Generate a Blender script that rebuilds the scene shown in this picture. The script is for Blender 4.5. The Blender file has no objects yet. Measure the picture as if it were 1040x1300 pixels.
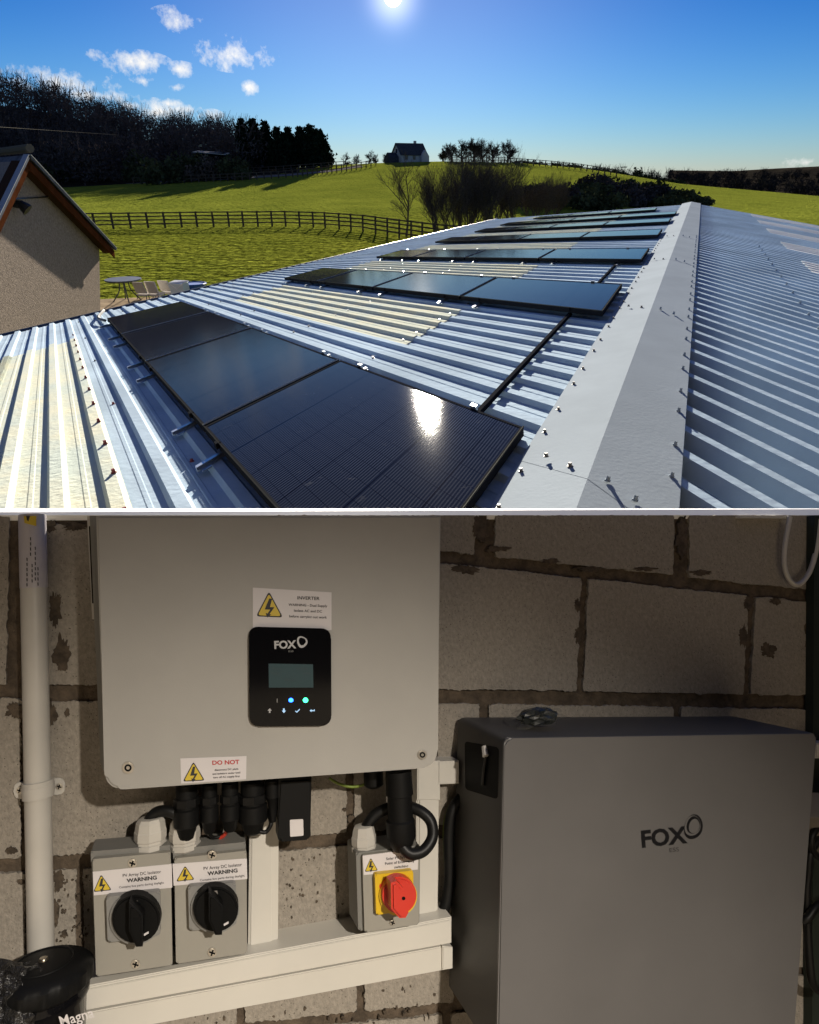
import bpy, bmesh, math, random
from mathutils import Vector, Matrix, noise
random.seed(7)
V = Vector; rad = math.radians
sc = bpy.context.scene
# ------------------------------------------------------------------ camera
F, CX, CY, HOR = 800.0, 520.0, 650.0, 216.0
HC = 4.2                                    # camera height above the lawn
PIT = math.atan((CY - HOR) / F)
O = V((0, 0, HC))
cd = bpy.data.cameras.new('camera'); cam = bpy.data.objects.new('camera', cd)
sc.collection.objects.link(cam); sc.camera = cam
cd.sensor_fit = 'HORIZONTAL'; cd.sensor_width = 36; cd.lens = 36 * F / 1040
cd.clip_start = 0.02; cd.clip_end = 6000
cam.location = O; cam.rotation_euler = (math.pi / 2 - PIT, 0, 0)
SP, CP = math.sin(PIT), math.cos(PIT)
def W(px, py):                              # pixel of the photograph -> world direction
    a, b = px - CX, -(py - CY)
    return V((a, b * SP + F * CP, b * CP - F * SP))
# ------------------------------------------------------------------ sun, sky, exposure
SUN = W(499, -5).normalized()
SUN_EL = math.asin(SUN.z); SUN_AZ = math.atan2(SUN.x, SUN.y)
sl = bpy.data.lights.new('sun', 'SUN'); so = bpy.data.objects.new('sun', sl); sc.collection.objects.link(so)
sl.energy = 5.0; sl.angle = rad(0.5); sl.color = (1.0, 0.91, 0.77)
so.rotation_euler = SUN.to_track_quat('Z', 'Y').to_euler(); so.location = (0, 60, 40)
sc.view_settings.view_transform = 'Standard'; sc.view_settings.look = 'None'
sc.view_settings.exposure = 1.85; sc.view_settings.gamma = 1; sc.view_settings.use_curve_mapping = False
wd = bpy.data.worlds.new('World'); sc.world = wd; wd.use_nodes = True
nt = wd.node_tree; N = nt.nodes; LK = nt.links; N.clear()
def nd(t, **k):
    n = N.new(t)
    for a, b in k.items(): setattr(n, a, b)
    return n
def mth(op, a, b=None, c=None, clamp=False):
    n = nd('ShaderNodeMath', operation=op, use_clamp=clamp)
    for i, x in enumerate((a, b, c)):
        if x is None: continue
        if isinstance(x, (int, float)): n.inputs[i].default_value = x
        else: LK.new(x, n.inputs[i])
    return n.outputs[0]
def vdot(a, v):
    n = nd('ShaderNodeVectorMath', operation='DOT_PRODUCT'); LK.new(a, n.inputs[0]); n.inputs[1].default_value = v
    return n.outputs['Value']
sky = nd('ShaderNodeTexSky', sky_type='NISHITA', sun_disc=False)
sky.sun_elevation = SUN_EL; sky.sun_rotation = SUN_AZ
sky.altitude = 0; sky.air_density = 1.0; sky.dust_density = 0.0; sky.ozone_density = 6.0
tc = nd('ShaderNodeTexCoord'); D = tc.outputs['Generated']
# scattered fair-weather clouds: soft-edged puffs in the sky
nz = nd('ShaderNodeTexNoise'); nz.inputs['Scale'].default_value = 38; nz.inputs['Detail'].default_value = 9; nz.inputs['Roughness'].default_value = 0.66
LK.new(D, nz.inputs['Vector'])
nzf = mth('MULTIPLY_ADD', nz.outputs['Fac'], 8.5, -4.35)
acc = None
PUFF = [(222, 24, 26, 11), (300, 67, 40, 16), (172, 80, 36, 11), (228, 88, 18, 7), (182, 103, 14, 5), (223, 111, 10, 4),
        (204, 141, 30, 11), (214, 131, 16, 5), (268, 147, 13, 6), (317, 112, 11, 7), (118, 70, 13, 5), (240, 138, 12, 4), (60, 104, 80, 12), (10, 90, 50, 8), (120, 121, 45, 8),
        (165, 134, 14, 6), (1022, 206, 26, 5), (-160, 60, 60, 20), (-320, 10, 70, 22), (1300, 40, 60, 18)]
for (px, py, a, b) in PUFF:
    c = W(px, py).normalized(); r = c.cross(V((0, 0, 1))).normalized(); up = r.cross(c)
    L = W(px, py).length
    # ellipse coordinates round the puff's own direction
    x = mth('MULTIPLY', vdot(D, r), L / a); y = mth('MULTIPLY', vdot(D, up), L / b)
    fr = mth('GREATER_THAN', vdot(D, c), 0.3)
    e = mth('SQRT', mth('ADD', mth('MULTIPLY', x, x), mth('MULTIPLY', y, y)))
    m = mth('MULTIPLY', mth('SUBTRACT', 1.15, e), fr)
    m = mth('MAXIMUM', m, -1.0)
    acc = m if acc is None else mth('MAXIMUM', acc, m)
cl = mth('MULTIPLY', mth('ADD', mth('MULTIPLY', acc, 1.25), nzf), 0.42, clamp=True)
cl = mth('MULTIPLY', cl, mth('GREATER_THAN', acc, -0.2))
# the sun's own disc and the bright air round it
ct = vdot(D, SUN)
disc = mth('MULTIPLY', mth('GREATER_THAN', ct, math.cos(rad(0.6))), 30)
glow = mth('MULTIPLY', mth('POWER', mth('MAXIMUM', ct, 0), 3500), 0.2)
glow2 = mth('MULTIPLY', mth('POWER', mth('MAXIMUM', ct, 0), 28), 0.045)
hs = nd('ShaderNodeMix', data_type='RGBA', blend_type='MULTIPLY'); hs.inputs[0].default_value = 1; LK.new(sky.outputs[0], hs.inputs['A']); 
sz = nd('ShaderNodeSeparateXYZ'); LK.new(D, sz.inputs[0])
tr = nd('ShaderNodeValToRGB'); LK.new(sz.outputs[2], tr.inputs[0])     # clear winter air: pale at the horizon, deep blue above
tr.color_ramp.elements[0].position = 0.0; tr.color_ramp.elements[0].color = (0.56, 0.60, 0.68, 1)
tr.color_ramp.elements[1].position = 0.2; tr.color_ramp.elements[1].color = (0.09, 0.30, 0.52, 1)
LK.new(tr.outputs[0], hs.inputs['B'])
bg = nd('ShaderNodeBackground'); bg.inputs['Strength'].default_value = 0.052; LK.new(hs.outputs['Result'], bg.inputs['Color'])
bc = nd('ShaderNodeBackground'); bc.inputs['Color'].default_value = (1, 0.98, 0.95, 1); bc.inputs['Strength'].default_value = 0.27
bs = nd('ShaderNodeBackground'); bs.inputs['Color'].default_value = (1, 0.97, 0.92, 1)
LK.new(mth('ADD', disc, mth('ADD', glow, glow2)), bs.inputs['Strength'])
mx = nd('ShaderNodeMixShader'); LK.new(cl, mx.inputs[0]); LK.new(bg.outputs[0], mx.inputs[1]); LK.new(bc.outputs[0], mx.inputs[2])
ad = nd('ShaderNodeAddShader'); LK.new(mx.outputs[0], ad.inputs[0]); LK.new(bs.outputs[0], ad.inputs[1])
wo = nd('ShaderNodeOutputWorld'); LK.new(ad.outputs[0], wo.inputs['Surface'])
sc.cycles.use_denoising = True; sc.cycles.max_bounces = 8; sc.cycles.sample_clamp_indirect = 6
# ------------------------------------------------------------------ materials
MATS = {}
def mat(name, col, rough=0.6, metal=0.0, vary=0.0, vs=20.0, bump=0.0, bs_=60.0, col2=None, emit=None, es=0, trans=0, alpha=1, coat=0, stretch=None, spec=0.5, detail=4, lo=0.35, hi=0.65, nr_=0.6, ior=None):
    m = bpy.data.materials.new(name); m.use_nodes = True; MATS[name] = m
    t = m.node_tree; b = t.nodes['Principled BSDF']
    b.inputs['Base Color'].default_value = (*col, 1); b.inputs['Roughness'].default_value = rough; b.inputs['Metallic'].default_value = metal
    b.inputs['Specular IOR Level'].default_value = spec
    if ior: b.inputs['IOR'].default_value = ior
    if coat: b.inputs['Coat Weight'].default_value = coat; b.inputs['Coat Roughness'].default_value = 0.03
    if trans: b.inputs['Transmission Weight'].default_value = trans
    if alpha < 1: b.inputs['Alpha'].default_value = alpha
    if emit: b.inputs['Emission Color'].default_value = (*emit, 1); b.inputs['Emission Strength'].default_value = es
    co = t.nodes.new('ShaderNodeTexCoord').outputs['Object']
    if stretch:
        mp = t.nodes.new('ShaderNodeMapping'); mp.inputs['Scale'].default_value = stretch; t.links.new(co, mp.inputs['Vector']); co = mp.outputs[0]
    if vary or col2:
        n = t.nodes.new('ShaderNodeTexNoise'); n.inputs['Scale'].default_value = vs; n.inputs['Detail'].default_value = detail; n.inputs['Roughness'].default_value = nr_
        t.links.new(co, n.inputs['Vector'])
        r = t.nodes.new('ShaderNodeValToRGB'); t.links.new(n.outputs['Fac'], r.inputs[0])
        c2 = col2 or tuple(c * (1 - vary) for c in col); c1 = col if col2 else tuple(min(1, c * (1 + vary)) for c in col)
        r.color_ramp.elements[0].position = lo; r.color_ramp.elements[1].position = hi
        r.color_ramp.elements[0].color = (*c2, 1); r.color_ramp.elements[1].color = (*c1, 1)
        t.links.new(r.outputs[0], b.inputs['Base Color'])
    if bump:
        n2 = t.nodes.new('ShaderNodeTexNoise'); n2.inputs['Scale'].default_value = bs_; n2.inputs['Detail'].default_value = 5
        t.links.new(co, n2.inputs['Vector'])
        bp = t.nodes.new('ShaderNodeBump'); bp.inputs['Strength'].default_value = bump; bp.inputs['Distance'].default_value = 0.3 / bs_ * 4
        t.links.new(n2.outputs['Fac'], bp.inputs['Height']); t.links.new(bp.outputs[0], b.inputs['Normal'])
    return m
# ------------------------------------------------------------------ object helpers
col = sc.collection
def base_of(p):
    s = V((0, 0, 0))
    while p is not None: s = s + p.location; p = p.parent
    return s
def thing(name, label, cat, loc=(0, 0, 0), group=None):
    o = bpy.data.objects.new(name, None); col.objects.link(o); o.location = loc; o.empty_display_size = 0.05
    o['label'] = label; o['category'] = cat
    if group: o['group'] = group
    return o
def tag(o, label, cat, group=None):
    o['label'] = label; o['category'] = cat
    if group: o['group'] = group
    return o
def mk(name, verts, faces, m, parent=None, smooth=False, sharp=35, loc=None):
    b = base_of(parent) if parent else (V(loc) if loc is not None else V((0, 0, 0)))
    me = bpy.data.meshes.new(name)
    me.from_pydata([tuple(V(v) - b) for v in verts], [], faces)
    me.materials.append(m if not isinstance(m, str) else MATS[m])
    if smooth:
        me.polygons.foreach_set('use_smooth', [True] * len(me.polygons))
        me.set_sharp_from_angle(angle=rad(sharp))
    o = bpy.data.objects.new(name, me); col.objects.link(o)
    if parent: o.parent = parent
    elif loc is not None: o.location = loc
    return o
def from_bm(name, bm, m, parent=None, smooth=True, sharp=35, loc=None):
    bmesh.ops.recalc_face_normals(bm, faces=bm.faces[:])
    b = base_of(parent) if parent else (V(loc) if loc is not None else V((0, 0, 0)))
    bmesh.ops.translate(bm, verts=bm.verts[:], vec=-b)
    me = bpy.data.meshes.new(name); bm.to_mesh(me); bm.free()
    me.materials.append(m if not isinstance(m, str) else MATS[m])
    if smooth:
        me.polygons.foreach_set('use_smooth', [True] * len(me.polygons)); me.set_sharp_from_angle(angle=rad(sharp))
    o = bpy.data.objects.new(name, me); col.objects.link(o)
    if parent: o.parent = parent
    elif loc is not None: o.location = loc
    return o
def struct(o): o['kind'] = 'structure'; return o
def prism(front, back):
    """closed solid between two rings of the same length"""
    n = len(front); vs = list(front) + list(back)
    fs = [list(range(n)), list(range(2 * n - 1, n - 1, -1))]
    for i in range(n): j = (i + 1) % n; fs.append([i, i + n, j + n, j])
    return vs, fs
def tube_geo(pts, rs, sides=8, cap=True):
    vs, fs = [], []; n = len(pts); prev = None
    for i, p in enumerate(pts):
        a = pts[max(i - 1, 0)]; b = pts[min(i + 1, n - 1)]; t = (b - a).normalized()
        if prev is None:
            x = t.cross(V((0.3, 0.2, 0.9))); x = x if x.length > 1e-3 else t.cross(V((1, 0, 0)))
        else: x = prev - t * prev.dot(t)
        x.normalize(); y = t.cross(x); prev = x
        r = rs[i] if isinstance(rs, (list, tuple)) else rs
        for k in range(sides):
            q = 2 * math.pi * k / sides; vs.append(p + x * (r * math.cos(q)) + y * (r * math.sin(q)))
    for i in range(n - 1):
        for k in range(sides):
            k2 = (k + 1) % sides; fs.append([i * sides + k, i * sides + k2, (i + 1) * sides + k2, (i + 1) * sides + k])
    if cap: fs.append(list(range(sides))[::-1]); fs.append([(n - 1) * sides + k for k in range(sides)])
    return vs, fs
def smooth_path(pts, sub=6):
    out = []
    for i in range(len(pts) - 1):
        p0 = pts[max(i - 1, 0)]; p1 = pts[i]; p2 = pts[i + 1]; p3 = pts[min(i + 2, len(pts) - 1)]
        for s in range(sub):
            t = s / sub
            out.append(0.5 * ((2 * p1) + (p2 - p0) * t + (2 * p0 - 5 * p1 + 4 * p2 - p3) * t * t + (3 * p1 - p0 - 3 * p2 + p3) * t ** 3))
    out.append(pts[-1]); return out
def boxgeo(o, ax, ay, az):
    """box from a corner and three edge vectors"""
    f = [o, o + ax, o + ax + ay, o + ay]; return prism(f, [p + az for p in f])
def join(geos):
    vs, fs = [], []
    for v, f in geos:
        k = len(vs); vs += list(v); fs += [[i + k for i in q] for q in f]
    return vs, fs
# ================================================================== THE LAND
def lerp_tab(tab, x):
    if x <= tab[0][0]: return tab[0][1]
    for (a, p), (b, q) in zip(tab, tab[1:]):
        if x <= b: return p + (q - p) * (x - a) / (b - a)
    return tab[-1][1]
CREST = [(-400, 236), (0, 236), (100, 230), (200, 224), (300, 217), (400, 210), (480, 206), (560, 204), (660, 206), (740, 213), (800, 222), (850, 231), (900, 236), (1040, 249), (1400, 272)]
YC = 190.0
CT = []
for px, py in CREST:
    d = W(px, py); CT.append((d.x / d.y, d.z / d.y * YC))
def sm(t): t = max(0, min(1, t)); return t * t * (3 - 2 * t)
def hgt(x, y):
    t = x / max(y, 1.0); zc = lerp_tab(CT, t) + HC
    g = max(0.0, min(1.0, (y - 58) / (YC - 58)))
    z = zc * (0.75 * g + 0.25 * sm(g))
    if y > YC: z = zc - (y - YC) * 0.035
    z += 0.12 * noise.noise(V((x * .05, y * .05, 0))) * min(1, max(0, (y - 30) / 30))
    return z
def G(px, py, ymax=400):
    d = W(px, py); d = d / d.y; lo = 5.0; s = 5.0
    while s < ymax:
        p = O + d * s
        if p.z < hgt(p.x, p.y): break
        lo = s; s *= 1.02
    hi = s
    for _ in range(30):
        m = (lo + hi) / 2; p = O + d * m
        if p.z < hgt(p.x, p.y): hi = m
        else: lo = m
    p = O + d * hi; return V((p.x, p.y, hgt(p.x, p.y)))
mat('grass', (0.235, 0.262, 0.036), 1.0, col2=(0.15, 0.18, 0.024), vs=0.16, bump=1.0, bs_=1.6, detail=10, lo=0.3, hi=0.72, spec=0.0)
def grass_detail():
    m = MATS['grass']; t = m.node_tree; b = t.nodes['Principled BSDF']
    src = b.inputs['Base Color'].links[0].from_socket
    co = t.nodes.new('ShaderNodeTexCoord').outputs['Object']
    mp = t.nodes.new('ShaderNodeMapping'); mp.inputs['Scale'].default_value = (1.0, 0.35, 1); t.links.new(co, mp.inputs[0])
    n = t.nodes.new('ShaderNodeTexNoise'); n.inputs['Scale'].default_value = 3.2; n.inputs['Detail'].default_value = 8; n.inputs['Roughness'].default_value = 0.7; t.links.new(mp.outputs[0], n.inputs['Vector'])
    r = t.nodes.new('ShaderNodeValToRGB'); r.color_ramp.elements[0].position = 0.36; r.color_ramp.elements[1].position = 0.62
    r.color_ramp.elements[0].color = (0.24, 0.23, 0.19, 1); r.color_ramp.elements[1].color = (0.95, 0.92, 0.85, 1); t.links.new(n.outputs['Fac'], r.inputs[0])
    mx = t.nodes.new('ShaderNodeMix'); mx.data_type = 'RGBA'; mx.blend_type = 'MULTIPLY'; mx.inputs[0].default_value = 1
    sp = t.nodes.new('ShaderNodeSeparateXYZ'); t.links.new(co, sp.inputs[0]); mr = t.nodes.new('ShaderNodeMapRange'); mr.inputs[1].default_value = 50; mr.inputs[2].default_value = 75; mr.inputs[3].default_value = 1.0; mr.inputs[4].default_value = 0.22
    t.links.new(sp.outputs[1], mr.inputs[0]); t.links.new(mr.outputs[0], mx.inputs[0]); t.links.new(src, mx.inputs['A']); t.links.new(r.outputs[0], mx.inputs['B']); t.links.new(mx.outputs['Result'], b.inputs['Base Color'])
grass_detail()
ys = [1.4 * 1.045 ** i for i in range(150)]; ys = [y for y in ys if y < 330] + [400, 600, 1000, 2500]
ts = [-2.6 + 5.2 * i / 110 for i in range(111)]
gv = [V((t * y, y, hgt(t * y, y) if y <= 330 else hgt(t * 330, 330) - (y - 330) * .02)) for y in ys for t in ts]
gf = [[i * 111 + j, i * 111 + j + 1, (i + 1) * 111 + j + 1, (i + 1) * 111 + j] for i in range(len(ys) - 1) for j in range(110)]
struct(mk('ground', gv, gf, 'grass', smooth=True, sharp=180))
# --- tree makers
mat('bark', (0.085, 0.07, 0.055), 0.9, spec=0, ior=1.0, vary=0.4, vs=9)
mat('bark_far', (0.035, 0.032, 0.03), 0.95, spec=0, ior=1.0)
mat('twig_brown', (0.09, 0.068, 0.055), 0.95, spec=0, ior=1.0, vary=0.4, vs=0.4)
mat('conifer', (0.012, 0.022, 0.012), 0.9, spec=0, ior=1.0, vary=0.4, vs=1.0)
mat('scrub', (0.055, 0.06, 0.028), 0.9, spec=0, ior=1.0, vary=0.5, vs=0.6)
mat('wood_far', (0.022, 0.021, 0.02), 0.95, spec=0, ior=1.0, vary=0.4, vs=0.2)
mat('wood_mass', (0.06, 0.05, 0.046), 0.95, spec=0, ior=1.0, vary=0.5, vs=0.25)
def bare_geo(h, r, seed, depth=4, spread=0.55, kids=4, up=0.25, sides=4, stems=1, first=0.3, shrink=0.62):
    rg = random.Random(seed); TR, BR = [], []
    def br(p, d, L, rr, k):
        pts = [p]; q = p.copy(); dd = d.copy(); n = 3
        for i in range(n):
            dd = (dd + V((rg.gauss(0, .12), rg.gauss(0, .12), rg.gauss(0, .06) + up * .12))).normalized(); q = q + dd * (L / n); pts.append(q.copy())
        rs = [rr * (1 - 0.5 * i / n) for i in range(n + 1)]
        (TR if k == 0 else BR).append(tube_geo(pts, rs, 5 if k == 0 else (4 if k < 2 else 3), cap=False))
        if k >= depth: return
        nk = kids + rg.randint(-1, 1) + (2 if k == 0 else 0)
        for i in range(nk):
            f = first + (1 - first) * (i + rg.random()) / nk if k == 0 else 0.25 + 0.75 * (i + rg.random()) / nk
            j = min(n - 1, int(f * n)); u_ = f * n - j; s = pts[j].lerp(pts[j + 1], min(1, u_))
            a = rg.random() * 6.283; sd = V((math.cos(a), math.sin(a), 0)); sd = (sd - dd * sd.dot(dd)).normalized()
            nd_ = (dd * (1 - spread) + sd * spread * rg.uniform(.7, 1.2) + V((0, 0, up * .5))).normalized()
            br(s, nd_, L * shrink * rg.uniform(.75, 1.15), rr * 0.5, k + 1)
        br(pts[-1], dd, L * 0.55, rr * .5, k + 1)
    for s in range(stems):
        a = rg.random() * 6.283; o = V((math.cos(a), math.sin(a), 0)) * (0.12 * h if stems > 1 else 0) * rg.random()
        tilt = V((math.cos(a), math.sin(a), 0)) * (rg.uniform(.08, .6) if stems > 1 else .02)
        br(o, (V((0, 0, 1)) + tilt).normalized(), h * (0.5 if stems == 1 else rg.uniform(.35, .55)), r * (1 if stems == 1 else rg.uniform(.5, 1)), 0)
    return join(TR), join(BR)
def bare_tree(name, label, cat, loc, h, r, seed, group=None, m='bark', **k):
    t = thing(name, label, cat, loc, group); a, b = bare_geo(h, r, seed, **k)
    zmax = max(v.z for v in b[0]) if b[0] else h; s = h / zmax
    for nm, g in (('trunk', a), ('crown', b)): mk(nm, [V(loc) + v * s for v in g[0]], g[1], m, t)
    return t
def leaf_tris(cs, size, rg, wide=.9):
    vs, fs = [], []
    for c in cs:
        a = V((rg.gauss(0, 1), rg.gauss(0, 1), rg.gauss(0, 1))).normalized(); b = a.cross(V((rg.gauss(0, 1), rg.gauss(0, 1), rg.gauss(0, 1)))).normalized()
        s = size * rg.uniform(.5, 1.4); k = len(vs)
        vs += [c - a * s * .6, c + a * s * .6 + b * s * .15, c + b * s * wide]; fs.append([k, k + 1, k + 2])
    return vs, fs
def conifer(loc, h, w, seed, label, group):
    rg = random.Random(seed); loc = V(loc); t = thing('conifer_tree', label, 'tree', loc, group)
    g = tube_geo([loc, loc + V((0, 0, h * .5)), loc + V((0, 0, h))], [h * .02, h * .014, .02], 6); mk('trunk', g[0], g[1], 'bark_far', t)
    cs = []
    for i in range(int(h / .55)):
        z = h * (.04 + .96 * (i / (h / .55))); R = w * .5 * (1 - z / h) ** .75 * rg.uniform(.7, 1.15) + .12
        for b in range(9):
            a = rg.random() * 6.283
            L = R * rg.uniform(.75, 1.15)
            for s in range(22):
                f = (s + rg.random()) / 22
                cs.append(loc + V((math.cos(a) * L * f, math.sin(a) * L * f, z + L * f * .22 - .1 * f + rg.gauss(0, .16))) + V((rg.gauss(0, .22), rg.gauss(0, .22), 0)))
    g = leaf_tris(cs, .5, rg); mk('crown', g[0], g[1], 'conifer', t)
def bush(name, loc, rx, rz, seed, m, label, cat, group, n=1500, size=.3, lumps=7):
    rg = random.Random(seed); loc = V(loc); t = thing(name, label, cat, loc, group); cs = []
    L = [(V((rg.gauss(0, .45) * rx, rg.gauss(0, .4) * rx, rg.uniform(.25, .8) * rz)), rg.uniform(.35, .6)) for _ in range(lumps)]
    for i in range(n):
        c, q = rg.choice(L); d = V((rg.gauss(0, 1), rg.gauss(0, 1), rg.gauss(0, 1))).normalized() * (rg.random() ** .4) * q
        p = c + V((d.x * rx, d.y * rx, d.z * rz)); p.z = abs(p.z); cs.append(loc + p)
    g = leaf_tris(cs, size, rg); mk('crown', g[0], g[1], m, t)
    st = join([tube_geo([loc + V((rg.gauss(0, .1) * rx, rg.gauss(0, .1) * rx, -.1)), loc + c], [rx * .035, rx * .012], 4) for c, q in L]); mk('stem', st[0], st[1], 'bark', t)
# --- wooded hillside on the left, and the wooded rise on the far right
mat('hill_soil', (0.028, 0.024, 0.018), 0.95, spec=0, ior=1.0, vary=0.4, vs=0.1)
def hill(name, prof, y0, y1, pad=60):
    """terrain strip whose skyline follows the profile (pixels), standing at y0..y1"""
    vs, fs = [], []; n = len(prof)
    for px, py in prof:
        d = W(px, py); d = d / d.y; top = O + d * y1
        for k in range(9):
            f = k / 8; y = y0 + (y1 - y0) * f; x = top.x / y1 * y; zb = hgt(x, y) if y < 330 else -6
            vs.append(V((x, y, min(zb, top.z) * (1 - sm(f)) + top.z * sm(f))))
        vs.append(V((top.x / y1 * (y1 + pad), y1 + pad, -8)))
    for i in range(n - 1):
        for k in range(9): a = i * 10 + k; fs.append([a, a + 10, a + 11, a + 1])
    struct(mk(name, vs, fs, 'hill_soil', smooth=True, sharp=180)); return vs
LP_ = [(-300, 70), (-150, 110), (0, 134), (40, 138), (100, 152), (150, 168), (200, 182), (250, 186), (300, 192), (340, 205), (380, 214)]
hill('hill', LP_, 150, 255)
RP_ = [(560, 214), (640, 215), (700, 218), (760, 222), (830, 226), (900, 226), (960, 226), (1040, 224), (1200, 215), (1400, 205)]
hill('hill', RP_, 260, 420)
hill('hill', [(850, 216), (930, 217), (980, 214), (1040, 211), (1200, 200), (1400, 195)], 700, 900)
def wood(name, label, quads, n, size, hh, seed, m, per=70, lean=0.0):
    rg = random.Random(seed); cs, tw = [], []
    for _ in range(n):
        p = quads(rg); h = hh * rg.uniform(.7, 1.25); w = h * rg.uniform(.28, .42)
        if rg.random() < .35: tw.append(tube_geo([p, p + V((0, 0, h * .9))], [.16, .04], 3, cap=False))
        for i in range(per):
            d = V((rg.gauss(0, 1), rg.gauss(0, 1), rg.gauss(0, 1))).normalized() * rg.random() ** .35
            cs.append(p + V((d.x * w, d.y * w, h * .55 + d.z * h * .47)))
        for i in range(7):
            a = rg.random() * 6.283; q = p + V((math.cos(a) * w * .5, math.sin(a) * w * .5, h * .75)); tw.append(tube_geo([q, q + V((math.cos(a) * w * .5, math.sin(a) * w * .5, h * .38))], [.07, .02], 3, cap=False))
    g = join([leaf_tris(cs, size, rg, .45)] + tw); o = mk(name, g[0], g[1], m); o['kind'] = 'stuff'; o['label'] = label; o['category'] = 'wood'
def on_left(rg):
    px = rg.uniform(-260, 330); f = rg.random() ** .8; d = W(px, lerp_tab(LP_, px)); d = d / d.y; y = 152 + 103 * f
    x = d.x * y; top = HC + d.z * 255; return V((x, y, min(hgt(x, y), top) * (1 - sm(f)) + top * sm(f) - .6))
wood('woodland', 'dark leafless woodland covering the hillside behind the gabled cottage', on_left, 640, .72, 8.5, 3, 'wood_mass', per=170)
def on_right(rg):
    px = rg.uniform(600, 1250); f = rg.random(); d = W(px, lerp_tab(RP_, px)); d = d / d.y; y = 262 + 158 * f
    x = d.x * y; top = HC + d.z * 420; return V((x, y, min(hgt(x, min(y, 330)), top) * (1 - sm(f)) + top * sm(f) - 1.5))
wood('woodland', 'low dark belt of trees on the horizon beyond the lit field', on_right, 420, .8, 5.5, 4, 'wood_far', per=110)
# scrub at the foot of the hillside
rg = random.Random(5)
for i in range(11):
    px = -10 + i * 31; g = G(px, 238 - i * .9 + rg.uniform(-2, 3)); bush('scrub_bush', g, rg.uniform(3.2, 5), rg.uniform(3, 6), 50 + i, rg.choice(['scrub', 'twig_brown']), 'dark scrubby bush at the foot of the wooded hillside', 'bush', 'scrub along the wood edge', 1500, .5)
# conifers beside the track
CON = [(312, 152, 15), (326, 154, 26), (341, 158, 22), (355, 163, 20), (369, 164, 22), (383, 165, 22), (397, 161, 26), (408, 168, 24), (333, 168, 24), (362, 172, 24), (390, 172, 26), (414, 182, 14)]
for i, (px, py, wpx) in enumerate(CON):
    Y = 168 + (i % 3) * 5; d = W(px, 212); d = d / d.y; x = d.x * Y; z = hgt(x, Y); tp = W(px, py - 5); top = HC + tp.z / tp.y * Y
    conifer((x, Y, z), top - z, wpx * Y / 910 * 1.75, 90 + i, 'dark conifer in the evergreen clump beside the track', 'conifers in the clump by the track')
# skyline trees right of the white farmhouse
for i, (px, wpx, py) in enumerate([(586, 24, 179), (601, 26, 177), (613, 24, 178), (626, 22, 181), (645, 24, 179), (563, 18, 189), (574, 20, 183)]):
    Y = 196; d = W(px, 205); x = d.x / d.y * Y; z = hgt(x, Y) - .2; tp = W(px, py); h = HC + tp.z / tp.y * Y - z
    bare_tree('bare_tree', 'leafless round-headed tree in the row on the crest beside the farmhouse', 'tree', (x, Y, z), h * 1.12, .34, 200 + i, 'bare trees on the crest', 'bark_far', depth=4, spread=.6, kids=6, up=.2, first=.18, shrink=.62)
for i, (px, py) in enumerate([(437, 194), (452, 196), (468, 191), (478, 196), (489, 195)]):
    Y = 200; d = W(px, 206); x = d.x / d.y * Y; z = hgt(x, Y) - .4; tp = W(px, py); h = HC + tp.z / tp.y * Y - z
    bare_tree('bare_tree', 'small leafless tree on the skyline where the track ends', 'tree', (x, Y, z), h * 1.1, .24, 230 + i, 'small bare trees by the track end', 'bark_far', depth=4, spread=.65, kids=4, first=.1)
rg = random.Random(11)
for i in range(26):
    px = 655 + i * 8.5 + rg.uniform(-2, 2); Y = 205; cr = lerp_tab(CREST, px); d = W(px, cr); x = d.x / d.y * Y; z = hgt(x, Y) - .5
    bush('hedge_bush', (x, Y, z), 1.6, rg.uniform(.9, 1.7) + (1.2 if abs(px - 807) < 6 else 0), 260 + i, 'scrub', 'dark bush in the hedgerow along the crest of the field', 'bush', 'hedgerow bushes on the crest', 260, .5)
# gorse and thicket beyond the ridge
GB = [(690, 262, 3.0, 4.2), (716, 258, 3.2, 4.6), (742, 255, 3.0, 4.2), (765, 250, 3.4, 5.0), (790, 250, 3.0, 4.4), (815, 250, 3.0, 4.0), (838, 254, 3.2, 3.6), (862, 258, 3.0, 3.2), (880, 262, 2.6, 2.6), (800, 262, 3.0, 3.4), (760, 266, 3.0, 3.4), (845, 266, 2.6, 2.6)]
for i, (px, py, rx, rz) in enumerate(GB):
    bush('gorse_bush', G(px, py), rx, rz * .42, 300 + i, 'scrub' if i % 3 else 'wood_mass', 'dense dark gorse bush in the thicket beyond the far end of the roof', 'bush', 'gorse thicket beyond the roof', 2600, .34, 9)
g = G(516, 300); bare_tree('bare_tree', 'slender leafless tree standing alone against the rail fence', 'tree', g, 5.6, .09, 41, None, 'bark', depth=5, spread=.5, kids=4, up=.35, first=.12)
TK = [(560, 300, 4.8), (578, 299, 5.3), (596, 297, 5.9), (614, 295, 6.2), (632, 292, 6.0), (652, 288, 5.0), (672, 284, 4.2), (590, 294, 5.0), (622, 289, 5.2), (690, 279, 4.0), (704, 275, 3.6)]
for i, (px, py, h) in enumerate(TK):
    bare_tree('bare_shrub', 'many-stemmed leafless shrub in the tall thicket beside the roof eave', 'shrub', G(px, py), h, .07, 60 + i, 'bare shrubs beside the roof', 'bark', depth=4, spread=.46, kids=4, up=.5, stems=7, first=.15)
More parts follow.
